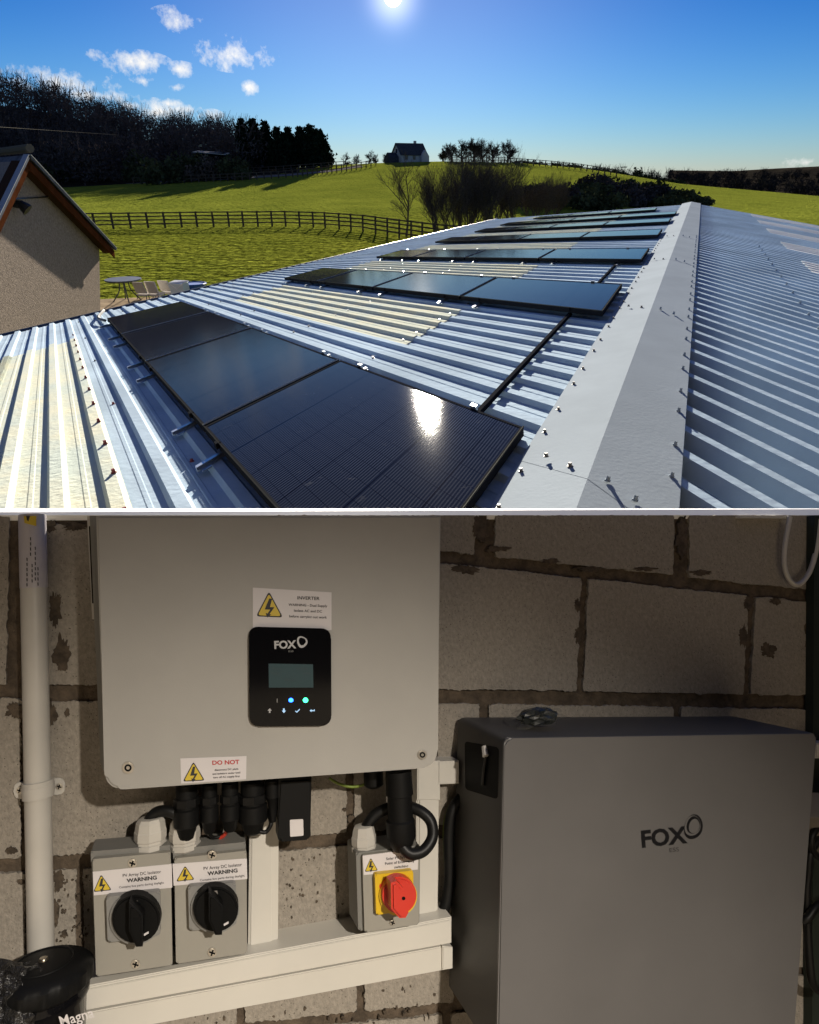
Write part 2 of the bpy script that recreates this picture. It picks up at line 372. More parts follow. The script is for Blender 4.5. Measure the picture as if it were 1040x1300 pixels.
# --- fences
mat('fence_wood', (0.085, 0.062, 0.045), 0.9, spec=0, ior=1.0, vary=0.4, vs=6)
def fence(label, posts, h, rails, pw, rh):
    b = posts[0]; t = thing('rail_fence', label, 'fence', b)
    for p in posts:
        g = boxgeo(p + V((-pw / 2, -pw / 2, -.3)), V((pw, 0, 0)), V((0, pw, 0)), V((0, 0, h + .36))); mk('post', g[0], g[1], 'fence_wood', t)
    for r in rails:
        for a, c in zip(posts, posts[1:]):
            d = (c - a); s = V((-d.y, d.x, 0)).normalized() * .04; lo = V((0, 0, h * r))
            if s.y > 0: s = -s
            g = boxgeo(a + lo + s * (pw / .08) * .5 + s * .3, d, s, V((0, 0, rh))); mk('rail', g[0], g[1], 'fence_wood', t)
FX = [55, 78, 100, 121.5, 144.4, 166.5, 188.5, 210, 231.2, 250.8, 271.5, 291.2, 309.3, 327.9, 345.8, 363, 380.8, 398, 413, 430.8, 445.8, 461, 477, 492, 507, 522, 536, 551, 566, 582]
FY = [(55, 293), (121, 291), (250, 288.5), (363, 287.5), (413, 289.5), (461, 294), (507, 302), (551, 309), (582, 313)]
fence('brown post and rail fence curving across the lawn below the field', [G(x, lerp_tab(FY, x)) for x in FX], 1.15, (.25, .5, .74, .96), .13, .09)
F2 = [(170, 234), (300, 229.5), (360, 226), (400, 222.5), (440, 217.5), (470, 212), (484, 207.5)]
fence('post and rail fence along the field side of the track', [G(x, lerp_tab(F2, x)) for x in [170 + i * 9.2 for i in range(22)] + [372 + i * 6.2 for i in range(18)]], 1.25, (.5, .92), .2, .12)
F3 = [(180, 227), (300, 222), (360, 219), (410, 215), (440, 212.5)]
fence('post and rail fence on the conifer side of the track', [G(x, lerp_tab(F3, x)) for x in [180 + i * 9.5 for i in range(28)]], 1.3, (.5, .92), .2, .12)
F4 = [(560, 207), (640, 207.5), (700, 212), (740, 216.5), (790, 225)]
fence('distant post and rail fence running down the crest of the field', [G(x, lerp_tab(F4, x)) for x in [565 + i * 7.5 for i in range(30)]], 1.3, (.5, .92), .2, .12)
# --- the track
mat('gravel', (0.17, 0.155, 0.135), 0.9, spec=0, ior=1.0, vary=0.2, vs=1.5)
TRK = [(160, 232, 4), (300, 226.5, 3.5), (370, 222, 3.2), (420, 217, 3.2), (450, 212, 4), (462, 209.5, 6), (472, 207.4, 6)]
tv = []
for i in range(60):
    px = 160 + 312 * i / 59; py = lerp_tab([(a, b) for a, b, c in TRK], px); w = lerp_tab([(a, c) for a, b, c in TRK], px)
    for s in (-.5, .5):
        q = G(px, py + s * w * .8); tv.append(q + V((0, 0, .06)))
struct(mk('track', tv, [[2 * i, 2 * i + 2, 2 * i + 3, 2 * i + 1] for i in range(59)], 'gravel'))
# --- the farmhouse on the crest
mat('render_white', (0.42, 0.405, 0.38), 0.9, spec=0, ior=1.0, vary=0.08, vs=3)
mat('slate', (0.05, 0.052, 0.06), 0.7, spec=0, ior=1.0, vary=0.3, vs=3)
mat('dark_glass', (0.02, 0.025, 0.03), 0.1)
def farmhouse():
    Y = 186; c = W(525, 205); x0 = c.x / c.y * Y; z0 = hgt(x0, Y) - .2; b = V((x0, Y, z0)); t = thing('farmhouse', 'white farmhouse with steep dark slate roof on the crest of the field', 'house', b)
    q = rad(28); ax = V((math.cos(q), math.sin(q), 0)); ay = V((-math.sin(q), math.cos(q), 0)); az = V((0, 0, 1))
    L, Dp, H, R = 7.4, 5.0, 1.9, 2.4
    o = b - ax * 3.6
    prof = [o, o + ay * Dp, o + ay * Dp + az * H, o + ay * Dp / 2 + az * (H + R), o + az * H]
    g = prism(prof, [p + ax * L for p in prof]); mk('wall', g[0], g[1], 'render_white', t)
    for s in (0, 1):
        e = o + (ay * Dp if s else V((0, 0, 0))) + az * H; k = o + ay * Dp / 2 + az * (H + R); dn = (e - k); e2 = k + dn * 1.12
        n_ = dn.cross(ax).normalized(); n_ = n_ if n_.z > 0 else -n_
        f = [k - ax * .3 + n_ * .05, k + ax * (L + .3) + n_ * .05, e2 + ax * (L + .3) + n_ * .05, e2 - ax * .3 + n_ * .05]; g = prism(f, [p + n_ * .15 for p in f]); r = mk('roof', g[0], g[1], 'slate', t)
        if s == 0:
            h = o + ay * Dp / 2 + az * (H + R - .2) + ax * 5.2; g = boxgeo(h, ax * .6, ay * .5, az * .9); mk('chimney', g[0], g[1], 'render_white', r)
    for wx in (1.2, 3.4, 5.6):
        g = boxgeo(o + ax * wx + az * .7 - ay * .03, ax * .8, ay * .02, az * .9); mk('window', g[0], g[1], 'dark_glass', t)
    g = boxgeo(o + ay * 2.1 + az * 2.2 - ax * .03, ay * .8, ax * .02, az * .9); mk('window', g[0], g[1], 'dark_glass', t)
    # lean-to on the left and porch gable on the right
    o2 = o - ax * 2.6 + ay * 1.2; prof = [o2, o2 + ay * 3, o2 + ay * 3 + az * 1.3, o2 + ay * 1.5 + az * 2.3, o2 + az * 1.3]; g = prism(prof, [p + ax * 2.55 for p in prof]); mk('lean_to', g[0], g[1], 'slate', t)
    o3 = o + ax * (L - 1.9) - ay * 1.0; pr = [o3, o3 + ax * 2.2, o3 + ax * 2.2 + az * 1.5, o3 + ax * 1.1 + az * 2.9, o3 + az * 1.5]; g = prism(pr, [p + ay * .98 for p in pr]); mk('porch', g[0], g[1], 'render_white', t)
farmhouse()
# small dark field shed among the trees
mat('shed_roof', (0.3, 0.28, 0.25), 0.6, spec=0, ior=1.0); mat('shed_wood', (0.008, 0.007, 0.006), 0.9, spec=0, ior=1.0)
def shed():
    Y = 146; d = W(266, 212); x = d.x / d.y * Y; z = hgt(x, Y); b = V((x, Y, z)); t = thing('field_shed', 'low dark timber shed with pale roof under the hillside trees', 'shed', b)
    tp = W(266, 192); h = HC + tp.z / tp.y * Y - z
    g = boxgeo(b + V((-2.4, 0, -.2)), V((5.6, 0, 0)), V((0, 3, 0)), V((0, 0, h))); mk('wall', g[0], g[1], 'shed_wood', t)
    g = boxgeo(b + V((-2.9, -.4, h - .2)), V((6.5, 0, -.45)), V((0, 3.8, .3)), V((0, 0, .14))); mk('roof', g[0], g[1], 'shed_roof', t)
shed()
mat('wire_pale', (0.1, 0.095, 0.085), 0.6, spec=0, ior=1.0)
Yw = 60; wp = []
for i in range(13):
    px = -60 + i * 17.5; d = W(px, 157 + .068 * (px + 60)); wp.append(O + d / d.y * (Yw + i * 8))
g = tube_geo(wp, .03, 5); tag(mk('overhead_cable', g[0], g[1], 'wire_pale', loc=wp[0]), 'pale overhead cable crossing in front of the dark hillside wood', 'cable')
# ================================================================== COTTAGE ON THE LEFT
mat('roughcast', (0.215, 0.18, 0.15), 0.95, spec=0, ior=1.0, vary=0.35, vs=22, bump=0.5, bs_=40, detail=8, nr_=.75)
mat('barge_board', (0.065, 0.022, 0.009), 0.5, spec=0, ior=1.0, vary=0.2, vs=4)
mat('soffit_dark', (0.05, 0.028, 0.018), 0.7, spec=0, ior=1.0)
mat('roof_tile', (0.10, 0.105, 0.12), 0.35, spec=0, ior=1.0, vary=0.25, vs=3)
mat('white_plastic', (0.75, 0.74, 0.70), 0.35)
mat('black_plastic', (0.012, 0.012, 0.012), 0.35)
mat('verge_grey', (0.3, 0.31, 0.32), 0.6, spec=0, ior=1.0)
mat('ridge_clay', (0.10, 0.09, 0.07), 0.9, spec=0, ior=1.0)
def cottage():
    nrm = V((.99, .141, 0)).normalized(); tdir = V((-nrm.y, nrm.x, 0)); up = V((0, 0, 1))
    q0 = W(133, 360); q0 = O + q0 / q0.y * 17.5            # the far corner of the gable
    def C(px, py, e=0):                                    # pixel -> point on the gable plane, e metres proud of it
        d = W(px, py); k = ((q0 + nrm * e) - O).dot(nrm) / d.dot(nrm); return O + d * k
    foot = C(128, 395); foot.z = 0
    t = thing('gabled_cottage', 'grey roughcast cottage gable with steep roof and orange-brown barge boards', 'house', foot)
    A = C(126, 316); Aa = C(15, 205)
    hw = (Aa - A).dot(tdir)                                # half width (towards the camera is negative)
    B = A + tdir * (2 * hw); B.z = A.z
    Bb = V((B.x, B.y, -.2)); A0 = C(127.5, 398); A0 = A0 + (A0 - A).normalized() * 2.4
    gable = [A0, A, Aa, B, Bb]; ext = V((-.62, .785, 0))
    g = prism(gable, [p + ext * 6 for p in gable]); mk('wall', g[0], g[1], 'roughcast', t)
    # roof slabs with an overhang proud of the gable
    ov = .28; ex0 = None
    for s, (e, name) in enumerate(((A, 'r'), (B, 'l'))):
        dn = (e - Aa); dl = dn.normalized(); e2 = e + dl * .32; n_ = dl.cross(nrm).normalized(); n_ = n_ if n_.z > 0 else -n_
        def sl(o1, o2, p0, p1, nm, m, par):
            f = [Aa + n_ * o1 + nrm * p0, e2 + n_ * o1 + nrm * p0, e2 + n_ * o2 + nrm * p0, Aa + n_ * o2 + nrm * p0]
            gg = prism(f, [p + nrm * (p1 - p0) for p in f]); return mk(nm, gg[0], gg[1], m, par)
        f_ = [Aa + n_ * .06 + nrm * (ov + .06), e2 + n_ * .06 + nrm * (ov + .06), e2 + n_ * .12 + nrm * (ov + .06), Aa + n_ * .12 + nrm * (ov + .06)]; gg = prism(f_, [p + ext * 6.4 for p in f_]); r = mk('roof', gg[0], gg[1], 'roof_tile', t)
        sl(-.12, .058, ov - .03, ov, 'barge_board', 'barge_board', r)
        sl(.0, .02, 0, ov - .035, 'soffit', 'soffit_dark', r)
        sl(.122, .134, ov - .02, ov + .075, 'verge_strip', 'verge_grey', r)
    k = Aa + up * .22
    g = tube_geo([k + nrm * (ov + .1) + ext * 6, k + nrm * (ov + .1)], .075, 8); mk('ridge_tile', g[0], g[1], 'ridge_clay', t)
    # outside lamp, its wire and the little alarm bell box
    p = C(17, 258, .02); g = tube_geo([p, p + nrm * .12 - up * .02, p + nrm * .22 - up * .12], [.07, .08, .12], 8); lm = mk('wall_lamp', g[0], g[1], 'black_plastic', t)
    pb = C(24, 260, .12); g = tube_geo([pb, pb + tdir * .18], .035, 8); mk('lamp_tube', g[0], g[1], 'white_plastic', lm)
    g = tube_geo([C(19, 252.5, .02), C(63, 250, .02)], .012, 5); mk('lamp_wire', g[0], g[1], 'black_plastic', t)
    p = C(15, 224, .0); g = boxgeo(p - tdir * .12 - up * .1, tdir * .24, up * .2, nrm * .09); mk('alarm_box', g[0], g[1], 'slate', t)
    g = tube_geo([C(0, 274.5, .02), C(8, 270, .02), C(13, 263, .02)], .014, 5); mk('cable_drop', g[0], g[1], 'black_plastic', t)
cottage()
# ================================================================== PATIO
mat('paving', (0.32, 0.25, 0.17), 0.9, spec=0, ior=1.0, vary=0.3, vs=2)
mat('table_metal', (0.045, 0.05, 0.058), 0.4, vary=.3, vs=8)
mat('cushion', (0.45, 0.42, 0.38), 0.8, spec=0, ior=1.0, vary=.08, vs=9)
mat('tub_blue', (0.03, 0.10, 0.35), 0.4); mat('pale_plastic', (0.55, 0.62, 0.62), 0.4)
def patio():
    a = [G(60, 384), G(232, 376), G(262, 398), G(60, 420)]; struct(mk('patio', [p + V((0, 0, .03)) for p in a], [[0, 1, 2, 3]], 'paving'))
    b = G(162, 383); t = thing('garden_table', 'round dark metal garden table on the patio beside the cottage corner', 'table', b)
    hh = .74; R = .62; ring = 28
    top = [b + V((R * math.cos(q), R * math.sin(q) * 1.0, hh)) for q in [2 * math.pi * i / ring for i in range(ring)]]
    g = prism(top, [p + V((0, 0, .045)) for p in top]); mk('table_top', g[0], g[1], 'table_metal', t)
    for k in range(4):
        q = .5 + k * math.pi / 2; u_ = V((math.cos(q), math.sin(q), 0))
        g = tube_geo(smooth_path([b + u_ * .15 + V((0, 0, hh)), b + u_ * .2 + V((0, 0, .4)), b + u_ * .5 + V((0, 0, .0))], 4), .022, 5); mk('leg', g[0], g[1], 'table_metal', t)
    for i, (px, py, w, h) in enumerate([(181, 377, .42, .40), (196, 377, .44, .42), (212, 374, .42, .38)]):
        c = G(px, py + 4); t = thing('garden_chair', ['garden chair with cream cushion next to the dark metal table', 'garden chair with cream cushion in the middle of the three', 'garden chair with cream cushion beside the pale plastic box'][i], 'chair', c, 'cushioned garden chairs')
        r = V((.97, -.24, 0)); f = V((.24, .97, 0))
        s = [c - r * w / 2 + V((0, 0, .2)), c + r * w / 2 + V((0, 0, .2)), c + r * w / 2 + f * .42 + V((0, 0, .23)), c - r * w / 2 + f * .42 + V((0, 0, .23))]
        g = prism(s, [p - V((0, 0, .07)) for p in s]); mk('seat', g[0], g[1], 'cushion', t)
        s = [c - r * w / 2 + V((0, 0, .24)), c + r * w / 2 + V((0, 0, .24)), c + r * w * .46 - f * .14 + V((0, 0, .24 + h)), c - r * w * .52 - f * .12 + V((0, 0, .24 + h))]
        g = prism(s, [p + f * .07 for p in s]); mk('backrest', g[0], g[1], 'cushion', t)
        for sx in (-1, 1):
            for sy in (0, 1):
                p = c + r * sx * w * .45 + f * sy * .4; g = tube_geo([p, p + V((0, 0, .16))], .018, 5); mk('leg', g[0], g[1], 'table_metal', t)
    c = G(227, 383); r = V((.97, -.24, 0)); f = V((.24, .97, 0)); t = thing('storage_box', 'pale plastic storage box with folded lid beside the garden chairs', 'box', c)
    g = boxgeo(c - r * .27, r * .54, f * .4, V((0, 0, .62))); mk('body', g[0], g[1], 'pale_plastic', t)
    s = [c - r * .29 + V((0, 0, .63)), c + V((0, 0, .42)) - f * .02, c + r * .29 + V((0, 0, .63)), c + r * .29 + f * .42 + V((0, 0, .66)), c - r * .29 + f * .42 + V((0, 0, .66))]
    g = prism(s, [p + V((0, 0, .02)) for p in s]); mk('lid', g[0], g[1], 'white_plastic', t)
    c = G(248, 378); ring = [c + V((.36 * math.cos(q), .36 * math.sin(q), 0)) for q in [2 * math.pi * i / 16 for i in range(16)]]
    t = thing('plastic_tub', 'blue plastic tub half hidden behind the roof eave', 'tub', c); g = prism(ring, [c + (p - c) * 1.2 + V((0, 0, .5)) for p in ring]); mk('body', g[0], g[1], 'tub_blue', t)
    ring = [c + V((.46 * math.cos(q), .46 * math.sin(q), .5)) for q in [2 * math.pi * i / 16 for i in range(16)]]; g = tube_geo(ring + ring[:1], .03, 5, cap=False); mk('rim', g[0], g[1], 'tub_blue', t)
patio()
# ================================================================== THE BARN ROOF
K = 0.8 / 1.35
UU = W(893, 216).normalized(); VL = W(62, 321).normalized(); VR = -W(62, 113).normalized()
NL = VL.cross(UU).normalized(); NL = NL if NL.z > 0 else -NL
NR = UU.cross(VR).normalized(); NR = NR if NR.z > 0 else -NR
r0 = W(738, 646); P0 = r0 * (-1.35 / r0.z)
def RL(u, v, w=0.0): return O + (P0 + UU * u + VL * v) * K + NL * w
def RR(u, v, w=0.0): return O + (P0 + UU * u + VR * v) * K + NR * w
YMIN = 1.2
UF, VE = 31.3, 14.9
mat('sheet_steel', (0.40, 0.50, 0.595), 0.6, spec=0, ior=1.0, metal=0.0, vary=0.13, vs=1.3, bump=0.08, bs_=30)
mat('ridge_steel', (0.315, 0.36, 0.40), 0.45, spec=.0, ior=1.0, metal=0.0, vary=0.05, vs=2.5, bump=0.05, bs_=70)
mat('grp_sheet', (0.68, 0.67, 0.52), 0.4, spec=0, ior=1.0, col2=(0.54, 0.60, 0.54), vs=2.6, trans=0.0, bump=0.15, bs_=40)
mat('screw_steel', (0.16, 0.15, 0.14), 0.45, metal=0.5); mat('screw_red', (0.20, 0.02, 0.02), 0.5)
barn = thing('barn', 'long low barn with profiled pale metal sheet roof and ridge capping', 'barn', V((-6, 16, 0)))
PT = .39
PRO = [(0, 0), (.085, 0), (.095, .1), (.125, .1), (.135, 0), (.225, 0), (.258, 1), (.352, 1), (.385, 0)]
def sheet(nm, m, Rf, u0, n, v0f, v1f, dw, hh=None, vseg=1):
    pts = []
    for i in range(n):
        for a, w in PRO: pts.append((u0 + i * PT + a, w * (hh or (.019 if Rf is RL else .054))))
    pts.append((u0 + n * PT, 0)); pts = [(pts[0][0] - .03, 0)] + pts
    vs, fs = [], []
    for (uu, w) in pts:
        a, b = v0f(uu), v1f(uu)
        for k in range(vseg + 1): vs.append(Rf(uu, a + (b - a) * k / vseg, w + dw))
    for i in range(len(pts) - 1):
        for k in range(vseg): p = i * (vseg + 1) + k; fs.append([p, p + 1, p + vseg + 2, p + vseg + 1])
    return mk(nm, vs, fs, m, barn)
def yl(u): return (YMIN / K - P0.y - UU.y * u) / VL.y
def yr(u): return (P0.y + UU.y * u - 1.2 / K) / -VR.y
i = 0; u = -10.5
while u < UF - 1:
    n = 5
    if yl(u) < VE - .6: sheet('roof_sheet', 'sheet_steel', RL, u, n, lambda q: max(.12, yl(q)), lambda q: 13.3, .0045 + .0012 * (i % 2)); sheet('roof_sheet', 'sheet_steel', RL, u, n, lambda q: max(13.15, yl(q)), lambda q: VE, .0012 * (i % 2))
    if yr(u + PT * 5) > .4: sheet('roof_sheet', 'sheet_steel', RR, u, n, lambda q: .12, lambda q: max(.13, min(14.9, yr(q))), .0012 * (i % 2))
    u += PT * n; i += 1
# translucent rooflight sheets laid in
mat('grp_pale', (0.85, 0.85, 0.78), 0.5, spec=0, ior=1.0, vary=.08, vs=2)
def grp(Rf, u0, n, v0, v1, clip=None): return sheet('rooflight_sheet', 'grp_sheet' if Rf is RL else 'grp_pale', Rf, u0, n, (lambda q: max(v0, clip(q))) if clip else (lambda q: v0), lambda q: v1, .010 if Rf is RL else .051, None if Rf is RL else .010)
UG = -10.5 + PT * 0
def snap(u): return UG + round((u - UG) / PT) * PT
for (a, n) in ((-7.4, 5), (-5.45, 5), (-4.4, 5)): grp(RL, snap(a), n, 1.0, 11.2, yl)
for a in (1.45, 6.3, 10.9, 15.5, 20.0, 24.0, 27.5): grp(RL, snap(a), 5, 3.05, 10.6)
for a in (28.2, 24.6, 20.8, 16.6, 12.4): grp(RR, snap(a), 4, 3.05, 9.5)
# ridge capping in lapped lengths
CJ = [-.42, .25, 4.6, 9.0, 13.4, 17.8, 22.2, 26.6, UF]
for i, (a, b) in enumerate(zip(CJ, CJ[1:])):
    a2 = a - .16; dz = .0007 * (i % 2)
    sec = lambda u, x: [RL(u, .50 - x, .020 + dz), RL(u, .49 - x, .034 + dz), RL(u, 0, .066 + dz).lerp(RR(u, 0, .066 + dz), .5), RR(u, .53 - x, .062 + dz), RR(u, .54 - x, .05 + dz)]
    s1, s2 = sec(a2, 0), sec(b, 0); bm = bmesh.new()
    A = [bm.verts.new(p) for p in s1]; B = [bm.verts.new(p) for p in s2]
    for j in range(4): bm.faces.new([A[j], A[j + 1], B[j + 1], B[j]])
    cap = from_bm('ridge_cap', bm, 'ridge_steel', barn, smooth=False)
screw_me = None
def screw(p, nrm, r, h, m, parent, name='screw'):
    x = nrm.cross(V((0, 1, .2))).normalized(); y = nrm.cross(x); vs, fs = [], []
    for (rr, z) in ((r * 1.5, 0), (r * 1.5, h * .2), (r, h * .25), (r * .9, h)):
        for k in range(6): q = k * math.pi / 3; vs.append(p + x * rr * math.cos(q) + y * rr * math.sin(q) + nrm * z)
    for a in range(3):
        for k in range(6): fs.append([a * 6 + k, a * 6 + (k + 1) % 6, a * 6 + 6 + (k + 1) % 6, a * 6 + 6 + k])
    fs.append([18 + k for k in range(6)]); return mk(name, vs, fs, m, parent)
u = -.45; k = 0
while u < 14:
    screw(RL(u, .43, .037), NL, .0055, .012, 'screw_steel', barn); screw(RR(u + .13, .47, .064), NR, .0055, .014, 'ridge_steel', barn); u += .42 + .16 * (k % 2); k += 1
for j in CJ[1:5]:
    for v in (.30, .12): screw(RL(j - .07, v, .058), NL, .006, .012, 'screw_steel', barn)
    for v in (.10, .28): screw(RR(j - .07, v, .068), NR, .006, .016, 'ridge_steel', barn)
for v in (3.12, 5.6, 8.4, 11.0, 13.9):
    for i in range(-6, 24):
        uu = snap(i * PT * 1.0) + .305
        if yl(uu) < v - .3 and (i * 7 + int(v)) % 3: screw(RL(uu - .15, v + .1, .004), NL, .007, .012, 'screw_red' if v < 6 and i < 2 else 'screw_steel', barn)
for i in range(14): 
    v = 2.2 + i * .72; uu = snap(-2.45) - .05
    if yl(uu) < v - .1: screw(RL(uu, v, .030), NL, .008, .016, 'screw_red', barn)
for v in (2.2, 4.6, 7.2):
    for i in range(2, 40, 2):
        uu = snap(i * PT * 1.0) + .305
        if yr(uu) > v + .2: screw(RR(uu, v, .056), NR, .008, .018, 'ridge_steel', barn)
# walls under the eaves
mat('barn_wall', (0.35, 0.36, 0.36), 0.7, vary=.1, vs=2)
def drop(p): return V((p.x, p.y, -.3))
UE0 = -5.0
a, b = RL(UE0, VE - .35, -.04), RL(UF - .1, VE - .35, -.04); c = RL(UF - .1, 0, -.04); d = RR(UF - .1, 14.4, -.04)
for p, q in ((a, b), (b, c), (c, d)):
    nn = (q - p).cross(V((0, 0, 1))).normalized() * .12; f = [p, q, drop(q), drop(p)]; g = prism(f, [x - nn for x in f]); mk('wall', g[0], g[1], 'barn_wall', barn)
g = tube_geo([RL(UE0, VE + .12, -.02), RL(UF, VE + .12, -.02)], .05, 8); mk('gutter', g[0], g[1], 'table_metal', barn)
# ------------------------------------------------------------------ solar panels
def panel_material():
    m = mat('panel_glass', (0.006, 0.008, 0.016), 0.036, spec=0.018, coat=0.0)
    t = m.node_tree; b = t.nodes['Principled BSDF']; at = t.nodes.new('ShaderNodeUVMap')
    sp = t.nodes.new('ShaderNodeSeparateXYZ'); t.links.new(at.outputs[0], sp.inputs[0])
    def M(op, a, b_=None):
        n = t.nodes.new('ShaderNodeMath'); n.operation = op
        for i, x in enumerate((a, b_)):
            if x is None: continue
            if isinstance(x, (int, float)): n.inputs[i].default_value = x
            else: t.links.new(x, n.inputs[i])
        return n.outputs[0]
    def line(s, k, w): return M('LESS_THAN', M('ABSOLUTE', M('SUBTRACT', M('FRACT', M('MULTIPLY', s, k)), .5)), w)
    fine = line(sp.outputs[1], 110, .2)
    cx = M('MAXIMUM', line(sp.outputs[0], 12, .012), line(sp.outputs[1], 6, .014))
    r = t.nodes.new('ShaderNodeMix'); r.data_type = 'RGBA'; t.links.new(fine, r.inputs[0]); r.inputs['A'].default_value = (.006, .008, .016, 1); r.inputs['B'].default_value = (.024, .027, .038, 1)
    r2 = t.nodes.new('ShaderNodeMix'); r2.data_type = 'RGBA'; t.links.new(cx, r2.inputs[0]); t.links.new(r.outputs['Result'], r2.inputs['A']); r2.inputs['B'].default_value = (.003, .003, .006, 1)
    # dust and dried drips
    co = t.nodes.new('ShaderNodeTexCoord').outputs['Object']; n = t.nodes.new('ShaderNodeTexNoise'); n.inputs['Scale'].default_value = 14; n.inputs['Detail'].default_value = 8; n.inputs['Roughness'].default_value = .75; t.links.new(co, n.inputs['Vector'])
    rr = t.nodes.new('ShaderNodeValToRGB'); rr.color_ramp.elements[0].position = .62; rr.color_ramp.elements[1].position = .8; t.links.new(n.outputs['Fac'], rr.inputs[0])
    r3 = t.nodes.new('ShaderNodeMix'); r3.data_type = 'RGBA'; t.links.new(M('MULTIPLY', rr.outputs[0], .35), r3.inputs[0]); t.links.new(r2.outputs['Result'], r3.inputs['A']); r3.inputs['B'].default_value = (.2, .2, .2, 1)
    t.links.new(r3.outputs['Result'], b.inputs['Base Color'])
    n2 = t.nodes.new('ShaderNodeTexNoise'); n2.inputs['Scale'].default_value = 500; t.links.new(co, n2.inputs['Vector'])
    bp = t.nodes.new('ShaderNodeBump'); bp.inputs['Strength'].default_value = .05; bp.inputs['Distance'].default_value = .002; t.links.new(n2.outputs['Fac'], bp.inputs['Height']); t.links.new(bp.outputs[0], b.inputs['Normal'])
panel_material()
mat('frame_black', (0.02, 0.021, 0.024), 0.6, spec=0, ior=1.0); mat('divider_edge', (0.5, 0.5, 0.44), 0.6, spec=0, ior=1.0)
mat('frame_edge', (0.075, 0.075, 0.065), 0.6, spec=0, ior=1.0)
mat('rail_dark', (0.02, 0.021, 0.024), 0.7, spec=0, ior=1.0)
mat('rail_alu', (0.45, 0.50, 0.55), 0.3, metal=.7); mat('cable_black', (0.012, 0.012, 0.013), 0.5)
ROWS = [(-1.55, .43, [.56, 3.39, 6.53, 9.35, 12.15]), (3.93, 5.85, [.56, 3.33, 6.2, 9.0, 11.3]), (8.55, 10.4, [.52, 3.17, 5.85, 8.4, 10.65]), (13.3, 15.1, [.53, 3.08, 5.7, 8.2, 10.5]),
        (17.8, 19.5, [.48, 3.08, 5.7, 8.2, 10.4]), (21.6, 23.2, [.43, 3.0, 5.6, 8.1, 10.3]), (25.6, 27.2, [1.6, 4.2, 6.8, 9.3])]
TILT = [-.018, 0, 0, 0, 0, 0, 0]
PLW = ['at the ridge end', 'second from the ridge', 'third from the ridge', 'at the eave end']
RWN = ['row nearest the white sill', 'second row from the sill', 'third row from the sill', 'fourth row from the sill', 'fifth row from the sill', 'sixth row from the sill', 'row at the far gable']
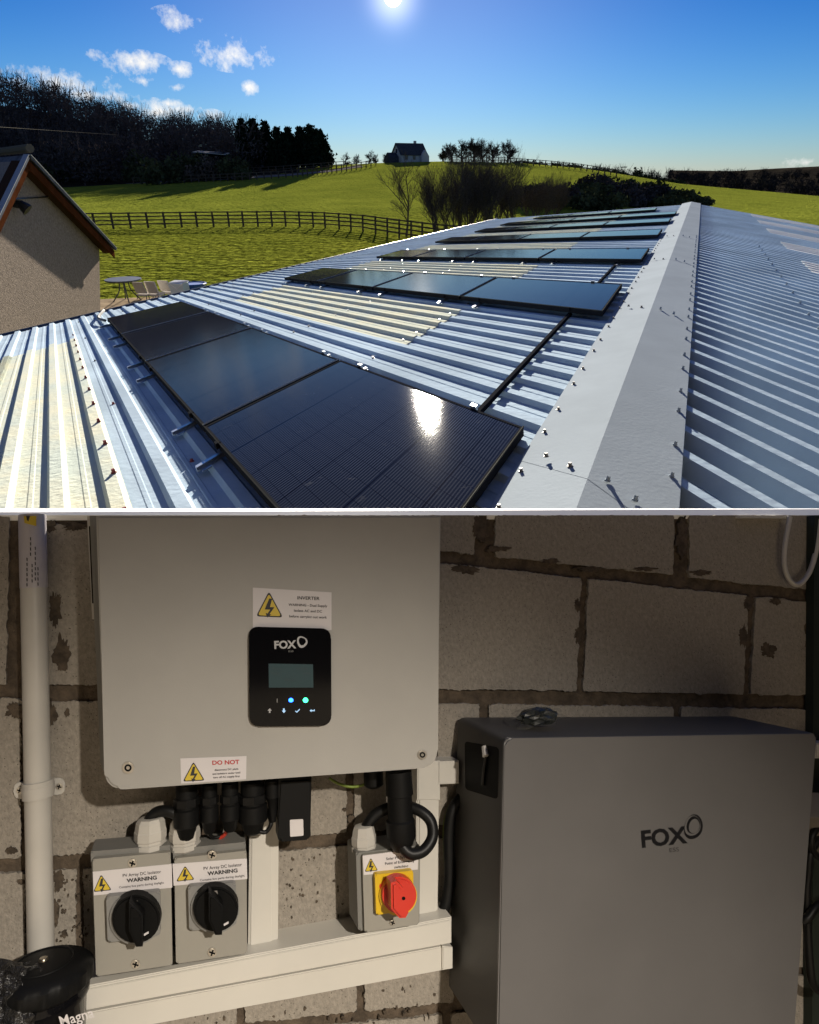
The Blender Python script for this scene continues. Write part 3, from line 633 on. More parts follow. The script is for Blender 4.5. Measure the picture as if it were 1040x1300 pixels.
for ri, (u0, u1, vb) in enumerate(ROWS):
    def PW(u, v, w, u0=u0, u1=u1, ri=ri): return RL(u, v, .078 + TILT[ri] * (u - u0) / (u1 - u0) + w)
    for pi, (a, b) in enumerate(zip(vb, vb[1:])):
        a2, b2 = a + .02, b - .02
        if yl(u0) > a2 - 0.02 and ri == 0: pass
        nm = 'black solar panel %s in the %s' % (PLW[pi], RWN[ri])
        if pi == 0 and ri == 0: nm = 'black solar panel with dazzling sun glint beside the ridge capping'
        c = PW(u0, b2, 0); t = thing('solar_panel', nm, 'solar panel', c, 'solar panels on the barn roof')
        ring = [PW(u0, a2, 0), PW(u1, a2, 0), PW(u1, b2, 0), PW(u0, b2, 0)]
        fw = .025
        inn = [PW(u0 + fw, a2 + fw, 0), PW(u1 - fw, a2 + fw, 0), PW(u1 - fw, b2 - fw, 0), PW(u0 + fw, b2 - fw, 0)]
        n_ = NL; vs = [p + n_ * 0 for p in ring] + inn + [p - n_ * .030 for p in ring] + [p - n_ * .004 for p in inn]
        fs = []
        for i in range(4):
            j = (i + 1) % 4; fs += [[i, j, j + 4, i + 4], [i, i + 8, j + 8, j], [i + 4, j + 4, j + 12, i + 12]]
        fs.append([11, 10, 9, 8])
        mk('frame', vs, fs, 'frame_black', t)
        gl = [PW(u0 + fw * .6, a2 + fw * .6, -.002), PW(u1 - fw * .6, a2 + fw * .6, -.002), PW(u1 - fw * .6, b2 - fw * .6, -.002), PW(u0 + fw * .6, b2 - fw * .6, -.002)]
        o = mk('glass', gl, [[0, 1, 2, 3]], 'panel_glass', t); uvl = o.data.uv_layers.new(name='UVMap')
        for li, q in enumerate(((0, 0), (1, 0), (1, 1), (0, 1))): uvl.data[li].uv = (q[0], q[1])
        # bright anodised edge lips
        for (p, q) in ((ring[0], ring[1]), (ring[3], ring[0])) if pi == 0 else ((ring[0], ring[1]), (ring[3], ring[0])):
            g = tube_geo([p + n_ * .003, q + n_ * .003], .0042 if pi and p is ring[0] else .0028, 4); mk('edge_lip', g[0], g[1], 'divider_edge' if pi and p is ring[0] else 'frame_edge', t)
    # rails under the row
    if ri < 3:
        vsx = []
        for j in range(len(vb)):
            if j > 0: vsx.append(vb[j] - .45)
            if j < len(vb) - 1: vsx.append(vb[j] + .45 if j else vb[j] + .55)
        for v in vsx:
            ue = u1 + .12; us = u0 - .24
            if abs(v - vb[0] - .55) < .01 and ri < 2: ue = ROWS[ri + 1][0] + .1; us = u1 - .4
            if ri == 0 and us < u0 and yl(u0 - .3) > v: continue
            o_ = RL(us, v - .05, .0255); ax = (RL(ue, v - .05, .0255) - o_); 
            t = thing('mounting_rail', 'aluminium mounting rail carrying the panels of the %s' % RWN[ri] if ue < u1 + .2 else 'long dark rail running open across the sheets beyond the %s' % RWN[ri], 'rail', o_, 'mounting rails')
            ay = VL * .04
            g = join([boxgeo(o_, ax, ay, NL * .007), boxgeo(o_ + NL * .007 + ay * .2, ax, ay * .6, NL * .009)]); mk('bar', g[0], g[1], 'rail_alu' if ue < u1 + .2 else 'rail_dark', t)
            g = boxgeo(o_ + ax.normalized() * .02 - ay * .6 - NL * .001, ax.normalized() * .05, ay * 2.2, NL * .006); mk('foot', g[0], g[1], 'rail_alu', t)
            cp = RL(u0 - .03, v - .03, .06); g = boxgeo(cp, UU * .03, VL * .035, NL * .022); mk('end_clamp', g[0], g[1], 'frame_black', t)
            cp = RL(u1 + .005, v - .03, .078 + TILT[ri] - .03); g = boxgeo(cp, UU * .025, VL * .04, NL * .04); mk('end_clamp', g[0], g[1], 'rail_alu', t)
# a looped cable at the eave end of the first row
g = tube_geo(smooth_path([RL(-1.45, 14.4, .05), RL(-1.5, 13.5, .09), RL(-1.7, 12.9, .06), RL(-1.6, 12.3, .05)], 5), .016, 6); tag(mk('roof_cable', g[0], g[1], 'cable_black', loc=RL(-1.5, 13.5)), 'black cable looping over the eave beside the first solar panel', 'cable')
# ================================================================== THE PLANT ROOM (block wall below the opening)
TAU, PSI, DW = rad(8), rad(-18), 0.85
nc = V((-math.sin(PSI) * math.cos(TAU), math.sin(TAU), math.cos(PSI) * math.cos(TAU)))
CR = Matrix(((1, 0, 0), (0, SP, -CP), (0, CP, SP)))
NW = (CR @ nc).normalized()
exc = V((0, 1, 0)).cross(nc).normalized(); EX = CR @ exc; EY = NW.cross(EX)
def LP(px, py, d=0.0):
    w = W(px, py); return O + w * (-(DW - d) / w.dot(NW))
MPP = DW / F                                     # metres per pixel, about
def rquad(c, r, k=5):
    """quad given by 4 pixel corners with rounded corners (radius, or one per corner)"""
    rs = r if isinstance(r, (list, tuple)) else [r] * 4; out = []
    for i in range(4):
        p = V(c[i]).to_2d() if 0 else Vector((c[i][0], c[i][1])); a = Vector(c[i - 1]); b = Vector(c[(i + 1) % 4]); rr = rs[i]
        if rr <= 0: out.append((p.x, p.y)); continue
        da = (a - p).normalized() * rr; db = (b - p).normalized() * rr
        for j in range(k + 1):
            t = j / k; q = (p + da) * (1 - t) ** 2 + p * 2 * t * (1 - t) + (p + db) * t * t; out.append((q.x, q.y))
    return out
def slab_bm(poly, d0, d1, taper=0, bev=0, seg=2):
    cx = sum(p[0] for p in poly) / len(poly); cy = sum(p[1] for p in poly) / len(poly)
    fr = [LP(x, y, d1) for x, y in poly]
    if taper:
        bk = []
        for x, y in poly:
            l = math.hypot(x - cx, y - cy); bk.append(LP(cx + (x - cx) * (1 + taper / l), cy + (y - cy) * (1 + taper / l), d1) - NW * (d1 - d0))
    else: bk = [p - NW * (d1 - d0) for p in fr]
    bm = bmesh.new(); A = [bm.verts.new(p) for p in fr]; B = [bm.verts.new(p) for p in bk]; n = len(A)
    f0 = bm.faces.new(A); bm.faces.new(B[::-1])
    for i in range(n): j = (i + 1) % n; bm.faces.new([A[i], B[i], B[j], A[j]])
    if bev: bmesh.ops.bevel(bm, geom=list(f0.edges), offset=bev, segments=seg, affect='EDGES', clamp_overlap=True)
    return bm
def slab(name, poly, d0, d1, m, parent=None, taper=0, bev=0, loc=None, seg=2): return from_bm(name, slab_bm(poly, d0, d1, taper, bev, seg), m, parent, loc=loc)
def disc(name, px, py, r, d0, d1, m, parent, ry=None, n=28, bev=0, taper=0, loc=None):
    return slab(name, [(px + r * math.cos(q), py + (ry or r) * math.sin(q)) for q in [2 * math.pi * i / n for i in range(n)]], d0, d1, m, parent, taper, bev, loc)
def tube(name, pts, r, m, parent=None, sub=8, sides=10, loc=None):
    P = [LP(x, y, d) for x, y, d in pts]; P = smooth_path(P, sub) if sub > 1 else P
    g = tube_geo(P, r, sides); return mk(name, g[0], g[1], m, parent, smooth=True, sharp=60, loc=loc)
def revolve(name, px, py, d, prof, m, parent=None, n=20, ax=None, loc=None, lean=0, wave=0.0, wk=14):
    """solid of revolution about the wall's own vertical; prof = [(pixels down from the anchor, radius in pixels)]"""
    c = LP(px, py, d); up = (EY + EX * lean).normalized(); vs, fs = [], []; k = len(prof)
    for (y, r) in prof:
        for i in range(n):
            q = 2 * math.pi * i / n; r_ = r; r = r * (1 + (wave * (1 if math.cos(wk * q) > 0 else -1) if y > 1 else 0)); vs.append(c - up * (y * MPP) + EX * (r * MPP * math.cos(q)) + NW * (r * MPP * math.sin(q))); r = r_
    for a in range(k - 1):
        for i in range(n): j = (i + 1) % n; fs.append([a * n + i, a * n + j, (a + 1) * n + j, (a + 1) * n + i])
    fs.append(list(range(n))[::-1]); fs.append([(k - 1) * n + i for i in range(n)])
    return mk(name, vs, fs, m, parent, smooth=True, sharp=40 if n > 8 else 20, loc=loc)
def text(name, s, px, py, h, ang, d, m, parent, bold=0.0, sx=1.0, skew=0.0, loc=None, align='CENTER'):
    """lettering h pixels tall (capitals), centred on a pixel, lying on the plane d"""
    cu = bpy.data.curves.new('t', 'FONT'); cu.body = s; cu.size = 1.0; cu.align_x = align; cu.align_y = 'CENTER'; cu.offset = bold; cu.resolution_u = 3
    ob = bpy.data.objects.new('t', cu); me = bpy.data.meshes.new_from_object(ob)
    k = h / .70; ca, sa = math.cos(rad(ang)), math.sin(rad(ang)); vs = []
    for v in me.vertices:
        x = (v.co.x * sx + v.co.y * skew) * k; y = v.co.y * k; vs.append(LP(px + x * ca - y * sa, py - (x * sa + y * ca), d))
    fs = [list(p.vertices) for p in me.polygons]; bpy.data.objects.remove(ob); bpy.data.curves.remove(cu); bpy.data.meshes.remove(me)
    return mk(name, vs, fs, m, parent, loc=loc)
def ring_logo(name, px, py, rx, ry, tilt, wid, d, m, parent, lob=.03):
    o_, i_ = [], []; n = 36; ca, sa = math.cos(rad(tilt)), math.sin(rad(tilt))
    for i in range(n):
        q = 2 * math.pi * i / n; e = 1 + lob * math.cos(3 * q + .5)
        for L, f, sh in ((o_, 1.0, 0), (i_, wid, .12)):
            x = rx * e * f * math.cos(q) + sh * rx * .6; y = ry * e * f * math.sin(q) + sh * ry * .7; L.append(LP(px + x * ca - y * sa, py - (x * sa + y * ca), d))
    return mk(name, o_ + i_, [[i, (i + 1) % n, n + (i + 1) % n, n + i] for i in range(n)], m, parent)
mat('block', (0.275, 0.245, 0.205), 0.95, vary=0.3, vs=240, bump=0.5, bs_=420, detail=12, stretch=(1, 1, .45), nr_=.74, lo=.3, hi=.7)
mat('mortar', (0.085, 0.063, 0.043), 0.95, vary=0.35, vs=60, bump=0.5, bs_=120)
mat('smear', (0.075, 0.056, 0.038), 0.95, vary=0.4, vs=90, bump=0.5, bs_=200)
mat('pvc_white', (0.56, 0.535, 0.48), 0.38, vary=.03, vs=9)
mat('pvc_pipe', (0.50, 0.475, 0.43), 0.35, vary=.05, vs=12)
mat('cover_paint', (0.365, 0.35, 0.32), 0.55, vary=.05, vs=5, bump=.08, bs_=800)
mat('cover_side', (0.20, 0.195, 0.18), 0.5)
mat('label_white', (0.60, 0.565, 0.56), 0.5); mat('ink', (0.02, 0.018, 0.018), 0.6); mat('ink_red', (0.42, 0.02, 0.02), 0.5)
mat('sign_yellow', (0.58, 0.42, 0.03), 0.5); mat('gloss_black', (0.004, 0.004, 0.005), 0.1, spec=.2)
mat('logo_grey', (0.42, 0.42, 0.42), 0.4); mat('lcd', (0.02, 0.034, 0.036), 0.3, spec=.2, emit=(.18, .32, .32), es=.02)
mat('lcd_ink', (0.012, 0.025, 0.03), 0.4)
mat('led_blue', (0.05, 0.2, 1), .3, emit=(.01, .09, 1), es=3.0); mat('led_green', (.1, 1, .4), .3, emit=(.02, 1, .25), es=2.4)
mat('icon', (0.3, 0.45, 0.6), .4, emit=(.35, .6, .9), es=.2); mat('screw_zinc', (0.45, 0.42, 0.37), 0.35, metal=.8); mat('slot_dark', (0.004, 0.004, 0.004), 0.6, spec=.1)
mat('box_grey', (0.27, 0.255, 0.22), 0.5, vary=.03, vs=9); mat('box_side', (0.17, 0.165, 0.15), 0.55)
mat('plate_grey', (0.19, 0.187, 0.178), 0.35); mat('knob_black', (0.005, 0.005, 0.005), 0.45, spec=.08); mat('notch', (0.22, 0.2, 0.18), 0.4)
mat('rubber', (0.007, 0.007, 0.007), 0.45, spec=.25, vary=.3, vs=60); mat('dull_black', (0.006, 0.006, 0.006), 0.5, spec=.15)
mat('plate_yellow', (0.62, 0.40, 0.012), 0.4); mat('knob_red', (0.55, 0.035, 0.02), 0.35)
mat('wire_red', (0.5, 0.05, 0.03), .4); mat('wire_earth', (0.16, 0.22, 0.03), .5)
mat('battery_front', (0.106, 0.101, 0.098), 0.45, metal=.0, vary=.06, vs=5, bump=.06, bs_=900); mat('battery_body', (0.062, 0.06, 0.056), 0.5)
mat('logo_black', (0.008, 0.008, 0.009), 0.3); mat('dark_green', (0.012, 0.018, 0.012), .7)
mat('sill_white', (0.9, 0.9, 0.9), 0.6); mat('room_dark', (0.15, 0.13, 0.105), 0.95, vary=.2, vs=3); mat('film', (0.12, 0.12, 0.11), 0.35, alpha=.1, spec=.3); mat('brass', (0.30, 0.26, 0.2), .3, metal=.9)
def pits(name, scale, thr, dark):
    m = MATS[name]; t = m.node_tree; b = t.nodes['Principled BSDF']; src = b.inputs['Base Color'].links[0].from_socket
    co = t.nodes.new('ShaderNodeTexCoord').outputs['Object']; vo = t.nodes.new('ShaderNodeTexVoronoi'); vo.inputs['Scale'].default_value = scale; t.links.new(co, vo.inputs['Vector'])
    nz_ = t.nodes.new('ShaderNodeTexNoise'); nz_.inputs['Scale'].default_value = 18; t.links.new(co, nz_.inputs['Vector'])
    ml = t.nodes.new('ShaderNodeMath'); ml.operation = 'MULTIPLY'; t.links.new(nz_.outputs['Fac'], ml.inputs[0]); ml.inputs[1].default_value = thr * 2
    lt_ = t.nodes.new('ShaderNodeMath'); lt_.operation = 'LESS_THAN'; t.links.new(vo.outputs['Distance'], lt_.inputs[0]); t.links.new(ml.outputs[0], lt_.inputs[1])
    mx = t.nodes.new('ShaderNodeMix'); mx.data_type = 'RGBA'; t.links.new(lt_.outputs[0], mx.inputs[0]); t.links.new(src, mx.inputs['A']); mx.inputs['B'].default_value = (*dark, 1); t.links.new(mx.outputs['Result'], b.inputs['Base Color'])
pits('block', 210, .13, (.10, .085, .065))
rgl = random.Random(21)
# --- the wall: a mortar backing with separate blocks laid on it
f = [LP(-1000, 654, -.0042), LP(1215, 654, -.0042), LP(1215, 1420, -.0042), LP(-1000, 1420, -.0042)]
g = prism(f, [p - NW * .10 for p in f]); wall = struct(mk('wall', g[0], g[1], 'mortar'))
def ragged(c, amp=1.2, step=3.6):
    out = []
    for i in range(4):
        a = Vector(c[i]); b = Vector(c[(i + 1) % 4]); n = max(2, int((b - a).length / step)); nr = Vector((-(b - a).y, (b - a).x)).normalized()
        for j in range(n):
            p = a.lerp(b, j / n); w = amp * (noise.noise(V((p.x * .06, p.y * .06, i * 9.1))) * 1.3 + rgl.gauss(0, .6)); p = p + nr * w; out.append((p.x, max(p.y, 654.0) if c[i][1] <= 654 else p.y))
    return out
def block(c, dd=0.0): return slab('block', ragged(c), -.03, dd + rgl.uniform(-.0012, .0012), 'block', wall, bev=.0012, seg=1)
m1 = lambda x: 707 + (x - 560) * .106; m2 = lambda x: 878 if x < 300 else 884 + (x - 560) * .016
m3 = lambda x: 1101 - x * .055 if x < 120 else 1101 - x * .078
H1, H2, H3 = 8, 9, 8
# top course (above the first bed joint)
for a, b in ((-180, -60), (-50, 18), (30, 118), (120, 340), (350, 604), (629, 856), (876, 1034)): 
    block([(a, 654), (b, 654), (b - 1, m1(b) - H1), (a, m1(a) - H1)]) if m1(a) - H1 > 658 else None
# second course
for (a, a2, b, b2) in ((-200, -200, 12, 8), (32, 30, 150, 150), (160, 160, 330, 330), (342, 342, 552, 548), (556, 555, 738, 732), (748, 741, 951, 944), (960, 953, 1034, 1033)):
    block([(a, m1(a) + H1 + (4 if a < 100 else 0)), (b, m1(b) + H1), (b2, m2(b2) - H2), (a2, m2(a2) - H2)])
# third course
for (a, b) in ((-200, 26), (62, 250), (262, 440), (450, 552), (556, 609), (621, 855), (866, 1034)):
    e = lambda x: m3(x) - H3 - 2
    block([(a, m2(a) + H2 + (4 if a < 100 else 0)), (b, m2(b) + H2), (b, e(b)), (a, e(a))])
# fourth and fifth courses
for (a, b) in ((-200, 31), (66, 96), (106, 300), (310, 452), (462, 574), (586, 800)):
    block([(a, m3(a) + H3), (b, m3(b) + H3), (b + 1, 1330 - b * .1), (a + 1, 1330 - a * .1)])
for (a, b) in ((-200, 120), (130, 340), (350, 562), (574, 800), (1000, 1030)): block([(a, 1345 - a * .1), (b, 1345 - b * .1), (b, 1420), (a, 1420)])
block([(800, m3(800) + H3), (1034, m3(1034) + H3), (1034, 1228), (800, 1230)]); block([(1000, 1240), (1034, 1238), (1034, 1335), (1000, 1335)])
# dark mortar smears
def smear(px, py, rx, ry, seed, d=.0014):
    n = 54; pts = []
    for i in range(n):
        q = 2 * math.pi * i / n; k = 1 + .4 * noise.noise(V((math.cos(q) * 1.3, math.sin(q) * 1.3, seed * 3.7))) + .35 * noise.noise(V((math.cos(q) * 4, math.sin(q) * 4, seed * 1.7))) + rgl.gauss(0, .1); pts.append((px + rx * k * math.cos(q), max(654.5, py + ry * k * math.sin(q))))
    slab('mortar_smear', pts, -.004, d, 'smear', wall)
for i, (x, y, rx, ry) in enumerate([(612, 668, 13, 22), (590, 723, 22, 7), (632, 697, 18, 5), (866, 684, 9, 34), (890, 727, 16, 4), (748, 722, 20, 4), (733, 768, 5, 9), (734, 806, 5, 13), (950, 766, 6, 12), (944, 806, 6, 16), (976, 826, 12, 12), (985, 763, 9, 5), (1030, 800, 9, 50), (70, 772, 9, 26), (78, 830, 12, 24), (66, 905, 8, 22), (62, 668, 12, 9), (96, 668, 20, 7), (14, 1080, 9, 5), (74, 1118, 9, 14), (70, 1160, 5, 22), (82, 1186, 4, 6), (85, 905, 4, 6), (20, 902, 16, 12), (446, 1040, 6, 6), (438, 1028, 3, 2.5), (28, 1120, 8, 4), (700, 712, 14, 3.5), (820, 722, 16, 3.5)]): smear(x, y, rx * .8, ry * .8, i)
for i in range(30): smear(rgl.uniform(70, 112), rgl.uniform(1110, 1200), rgl.uniform(.7, 2), rgl.uniform(.7, 2), 60 + i)
for i in range(26): smear(rgl.uniform(360, 450), rgl.uniform(1085, 1165), rgl.uniform(.6, 1.6), rgl.uniform(.8, 2.4), 100 + i)
for i in range(40): smear(rgl.uniform(250, 560), rgl.uniform(1245, 1300), rgl.uniform(.6, 1.8), rgl.uniform(.8, 3), 140 + i)
# --- white sill strip added to part the upper and lower views, the room round the camera
def divider():
    A = [LP(x, 654, 0) for x in (-1000, 1215)]; B = []
    for x, a in zip((-1000, 1215), A):
        w = W(x, 645.6); B.append(O + w * ((a.z - O.z) / w.z))
    f = [A[0], A[1], B[1], B[0]]; dn = V((0, 0, -.012)); bm = bmesh.new()
    vs, fs = prism(f, [p + dn for p in f]); o = mk('window_sill', vs, fs, 'sill_white', loc=A[0]); tag(o, 'narrow white board along the top of the block wall', 'sill')
divider()
X0, X1, YB, YF, ZF, ZT = -1.9, 1.9, -2.4, .62, HC - 1.42, HC + 1.7
def plane(nm, pts, th):
    n_ = (pts[1] - pts[0]).cross(pts[2] - pts[0]).normalized() * th; g = prism(pts, [p + n_ for p in pts]); return struct(mk(nm, g[0], g[1], 'room_dark'))
plane('wall_back', [V((X0, YB, ZF)), V((X1, YB, ZF)), V((X1, YB, ZT)), V((X0, YB, ZT))], .1)
plane('wall_left', [V((X0, YB, ZF)), V((X0, YB, ZT)), V((X0, YF, ZT)), V((X0, YF, ZF))], .1)
plane('wall_right', [V((X1, YB, ZF)), V((X1, YF, ZF)), V((X1, YF, ZT)), V((X1, YB, ZT))], .1)
plane('ceiling', [V((X0, YB, ZT)), V((X1, YB, ZT)), V((X1, YF, ZT)), V((X0, YF, ZT))], .1)
plane('floor', [V((X0, YB, ZF)), V((X0, YF, ZF)), V((X1, YF, ZF)), V((X1, YB, ZF))], .1)
plane('wall_front', [V((X0, YF + .12, ZF - .1)), V((X1, YF + .12, ZF - .1)), V((X1, YF + .04, HC - .86)), V((X0, YF + .04, HC - .86))], .04)
f = [LP(1195, 560, 0), LP(1195, 1500, 0)]; f = f + [p + NW * 1.0 for p in f[::-1]]; g = prism(f, [p + EX * .08 for p in f]); struct(mk('partition_wall', g[0], g[1], 'room_dark'))
# --- assumed unseen lamp lighting the wall: small spotlight above and behind, on the right
LPOS = LP(330, 1130, .04) + EX * .41 + EY * .81 + NW * 1.75
ltar = LP(164, 1130, 0) - EY * 1.147
lt = thing('spot_lamp', 'small ceiling spot lamp in the plant room', 'lamp', LPOS)
dirl = (ltar - LPOS).normalized()
g = tube_geo([LPOS - dirl * .12, LPOS - dirl * .02, LPOS + dirl * .02], [.03, .06, .07], 16, cap=False); mk('housing', g[0], g[1], 'dull_black', lt)
g = tube_geo([LPOS - dirl * .12, V((LPOS.x, LPOS.y, ZT))], .012, 8); mk('stem', g[0], g[1], 'dull_black', lt)
ld = bpy.data.lights.new('lamp_light', 'SPOT'); lo = bpy.data.objects.new('lamp_light', ld); col.objects.link(lo); lo.parent = lt; lo.location = dirl * .03
lo.rotation_euler = (-dirl).to_track_quat('Z', 'Y').to_euler(); ld.energy = 60; ld.spot_size = rad(72.2); ld.spot_blend = .97; ld.shadow_soft_size = .022; ld.color = (1, .91, .79)
# ------------------------------------------------------------------ things on the wall
def at(px, py, d=0): return LP(px, py, d)
def tri_sign(parent, ap, bl, br, d):
    c = Vector(((ap[0] + bl[0] + br[0]) / 3, (ap[1] + bl[1] + br[1]) / 3))
    def poly(s):
        P = [c + (Vector(p) - c) * s for p in (ap, bl, br)]; out = []
        for i in range(3):
            p = P[i]; a = P[i - 1]; b = P[(i + 1) % 3]; r = .12
            for j in range(4): t = j / 3; q = (p + (a - p) * r) * (1 - t) ** 2 + p * 2 * t * (1 - t) + (p + (b - p) * r) * t * t; out.append((q.x, q.y))
        return out
    k = mk('sign_border', [LP(x, y, d) for x, y in poly(1.0)], [list(range(12))], 'ink', parent)
    mk('sign_face', [LP(x, y, d + .0003) for x, y in poly(.86)], [list(range(12))], 'sign_yellow', parent)
    h = bl[1] - ap[1]; B = [(.10, -.36), (.02, -.02), (.20, -.02), (.02, .26), (.09, .27), (-.06, .40), (-.14, .22), (-.06, .24), (.04, .08), (-.18, .08), (-.02, -.36)]
    ang = math.atan2(br[1] - bl[1], br[0] - bl[0]); ca, sa = math.cos(ang), math.sin(ang)
    vs = [LP(c.x + (x * ca - y * sa) * h, c.y + (x * sa + y * ca) * h - .03 * h, d + .0006) for x, y in B]
    bm = bmesh.new(); F_ = bm.faces.new([bm.verts.new(v) for v in vs]); bmesh.ops.triangulate(bm, faces=[F_]); from_bm('lightning_mark', bm, 'ink', parent, smooth=False)
def pscrew(px, py, r, d, parent, m='screw_zinc', cross=True):
    s = disc('screw', px, py, r, d - .002, d + .0022, m, parent, bev=.0008)
    disc('socket', px, py, r * .62, d + .0018, d + .0025, 'slot_dark', s, n=12) if not cross else None
    if cross:
        for a in (.3, .3 + math.pi / 2):
            ca, sa = math.cos(a) * r * .7, math.sin(a) * r * .7; w = r * .17
            slab('slot', [(px - ca - sa * .25, py - sa + ca * .25), (px + ca - sa * .25, py + sa + ca * .25), (px + ca + sa * .25, py + sa - ca * .25), (px - ca + sa * .25, py - sa - ca * .25)], d + .0018, d + .0026, 'slot_dark', s)
    else: disc('socket_core', px, py, r * .3, d + .0022, d + .003, m, s, n=10)
# --- white conduit pipe
def pipe():
    t = thing('conduit_pipe', 'tall white plastic conduit pipe running down the block wall', 'pipe', at(52, 1215, .02))
    P = [LP(41 + 11.6 * i / 10, 654 + 58 * i, .019) for i in range(11)]
    g = tube_geo(P, [.0138 - .0008 * i / 10 for i in range(11)], 24); mk('tube', g[0], g[1], 'pvc_pipe', t, smooth=True, sharp=60)
    P = [LP(41 + 11.6 * i / 55, 654.5 + 92 * i / 10, .019) for i in range(11)]
    vs, fs = [], []
    for p in P:
        for k in range(15): q = rad(-20 + 220 * k / 14); vs.append(p + EX * (.0143 * math.cos(q)) + NW * (.0143 * math.sin(q)))
    for i in range(10):
        for k in range(14): fs.append([i * 15 + k, i * 15 + k + 1, i * 15 + 16 + k, i * 15 + 15 + k])
    mat('pipe_label', (0.46, 0.43, 0.45), .4, vary=.06, vs=30); s = mk('sticker', vs, fs, 'pipe_label', t, smooth=True)
    slab('yellow_flash', [(30, 655), (46, 655), (46, 668), (31, 664)], .0338, .0342, 'sign_yellow', s)
    slab('flash_mark', [(33, 655), (38, 655), (36, 662), (34, 660)], .0342, .0346, 'ink', s)
    for x, y0, y1 in ((33.5, 708, 742), (38, 682, 705), (40, 716, 738), (44, 694, 735), (47.5, 720, 742)):
        yy = y0
        while yy < y1: slab('print_line', [(x, yy), (x + 1.1, yy), (x + 1.3, yy + 4), (x + .3, yy + 4)], .0336, .0343, 'ink', s); yy += 6.5
    c = thing('pipe_saddle', 'white two-screw saddle clip holding the conduit pipe', 'clip', at(49, 1003, .0))
    for (x0, x1, y, sx) in ((17, 40, 1005, 24.5), (58, 82, 1000, 75)):
        slab('lug', rquad([(x0, y - 11), (x1, y - 12), (x1, y + 9), (x0, y + 10)], [9, 0, 0, 9] if x0 < 40 else [0, 9, 9, 0]), 0, .004, 'pvc_pipe', c, bev=.0012); pscrew(sx, y - 1, 4.3, .0042, c)
    P = [LP(48.4, 991, .019), LP(48.8, 1012, .019)]; g = tube_geo(P, .0158, 24); mk('strap', g[0], g[1], 'pvc_pipe', c, smooth=True, sharp=50)
    P = [LP(48.5, 997, .019), LP(48.7, 1005, .019)]; g = tube_geo(P, .0164, 24); mk('strap_rib', g[0], g[1], 'pvc_pipe', c, smooth=True, sharp=50)
pipe()
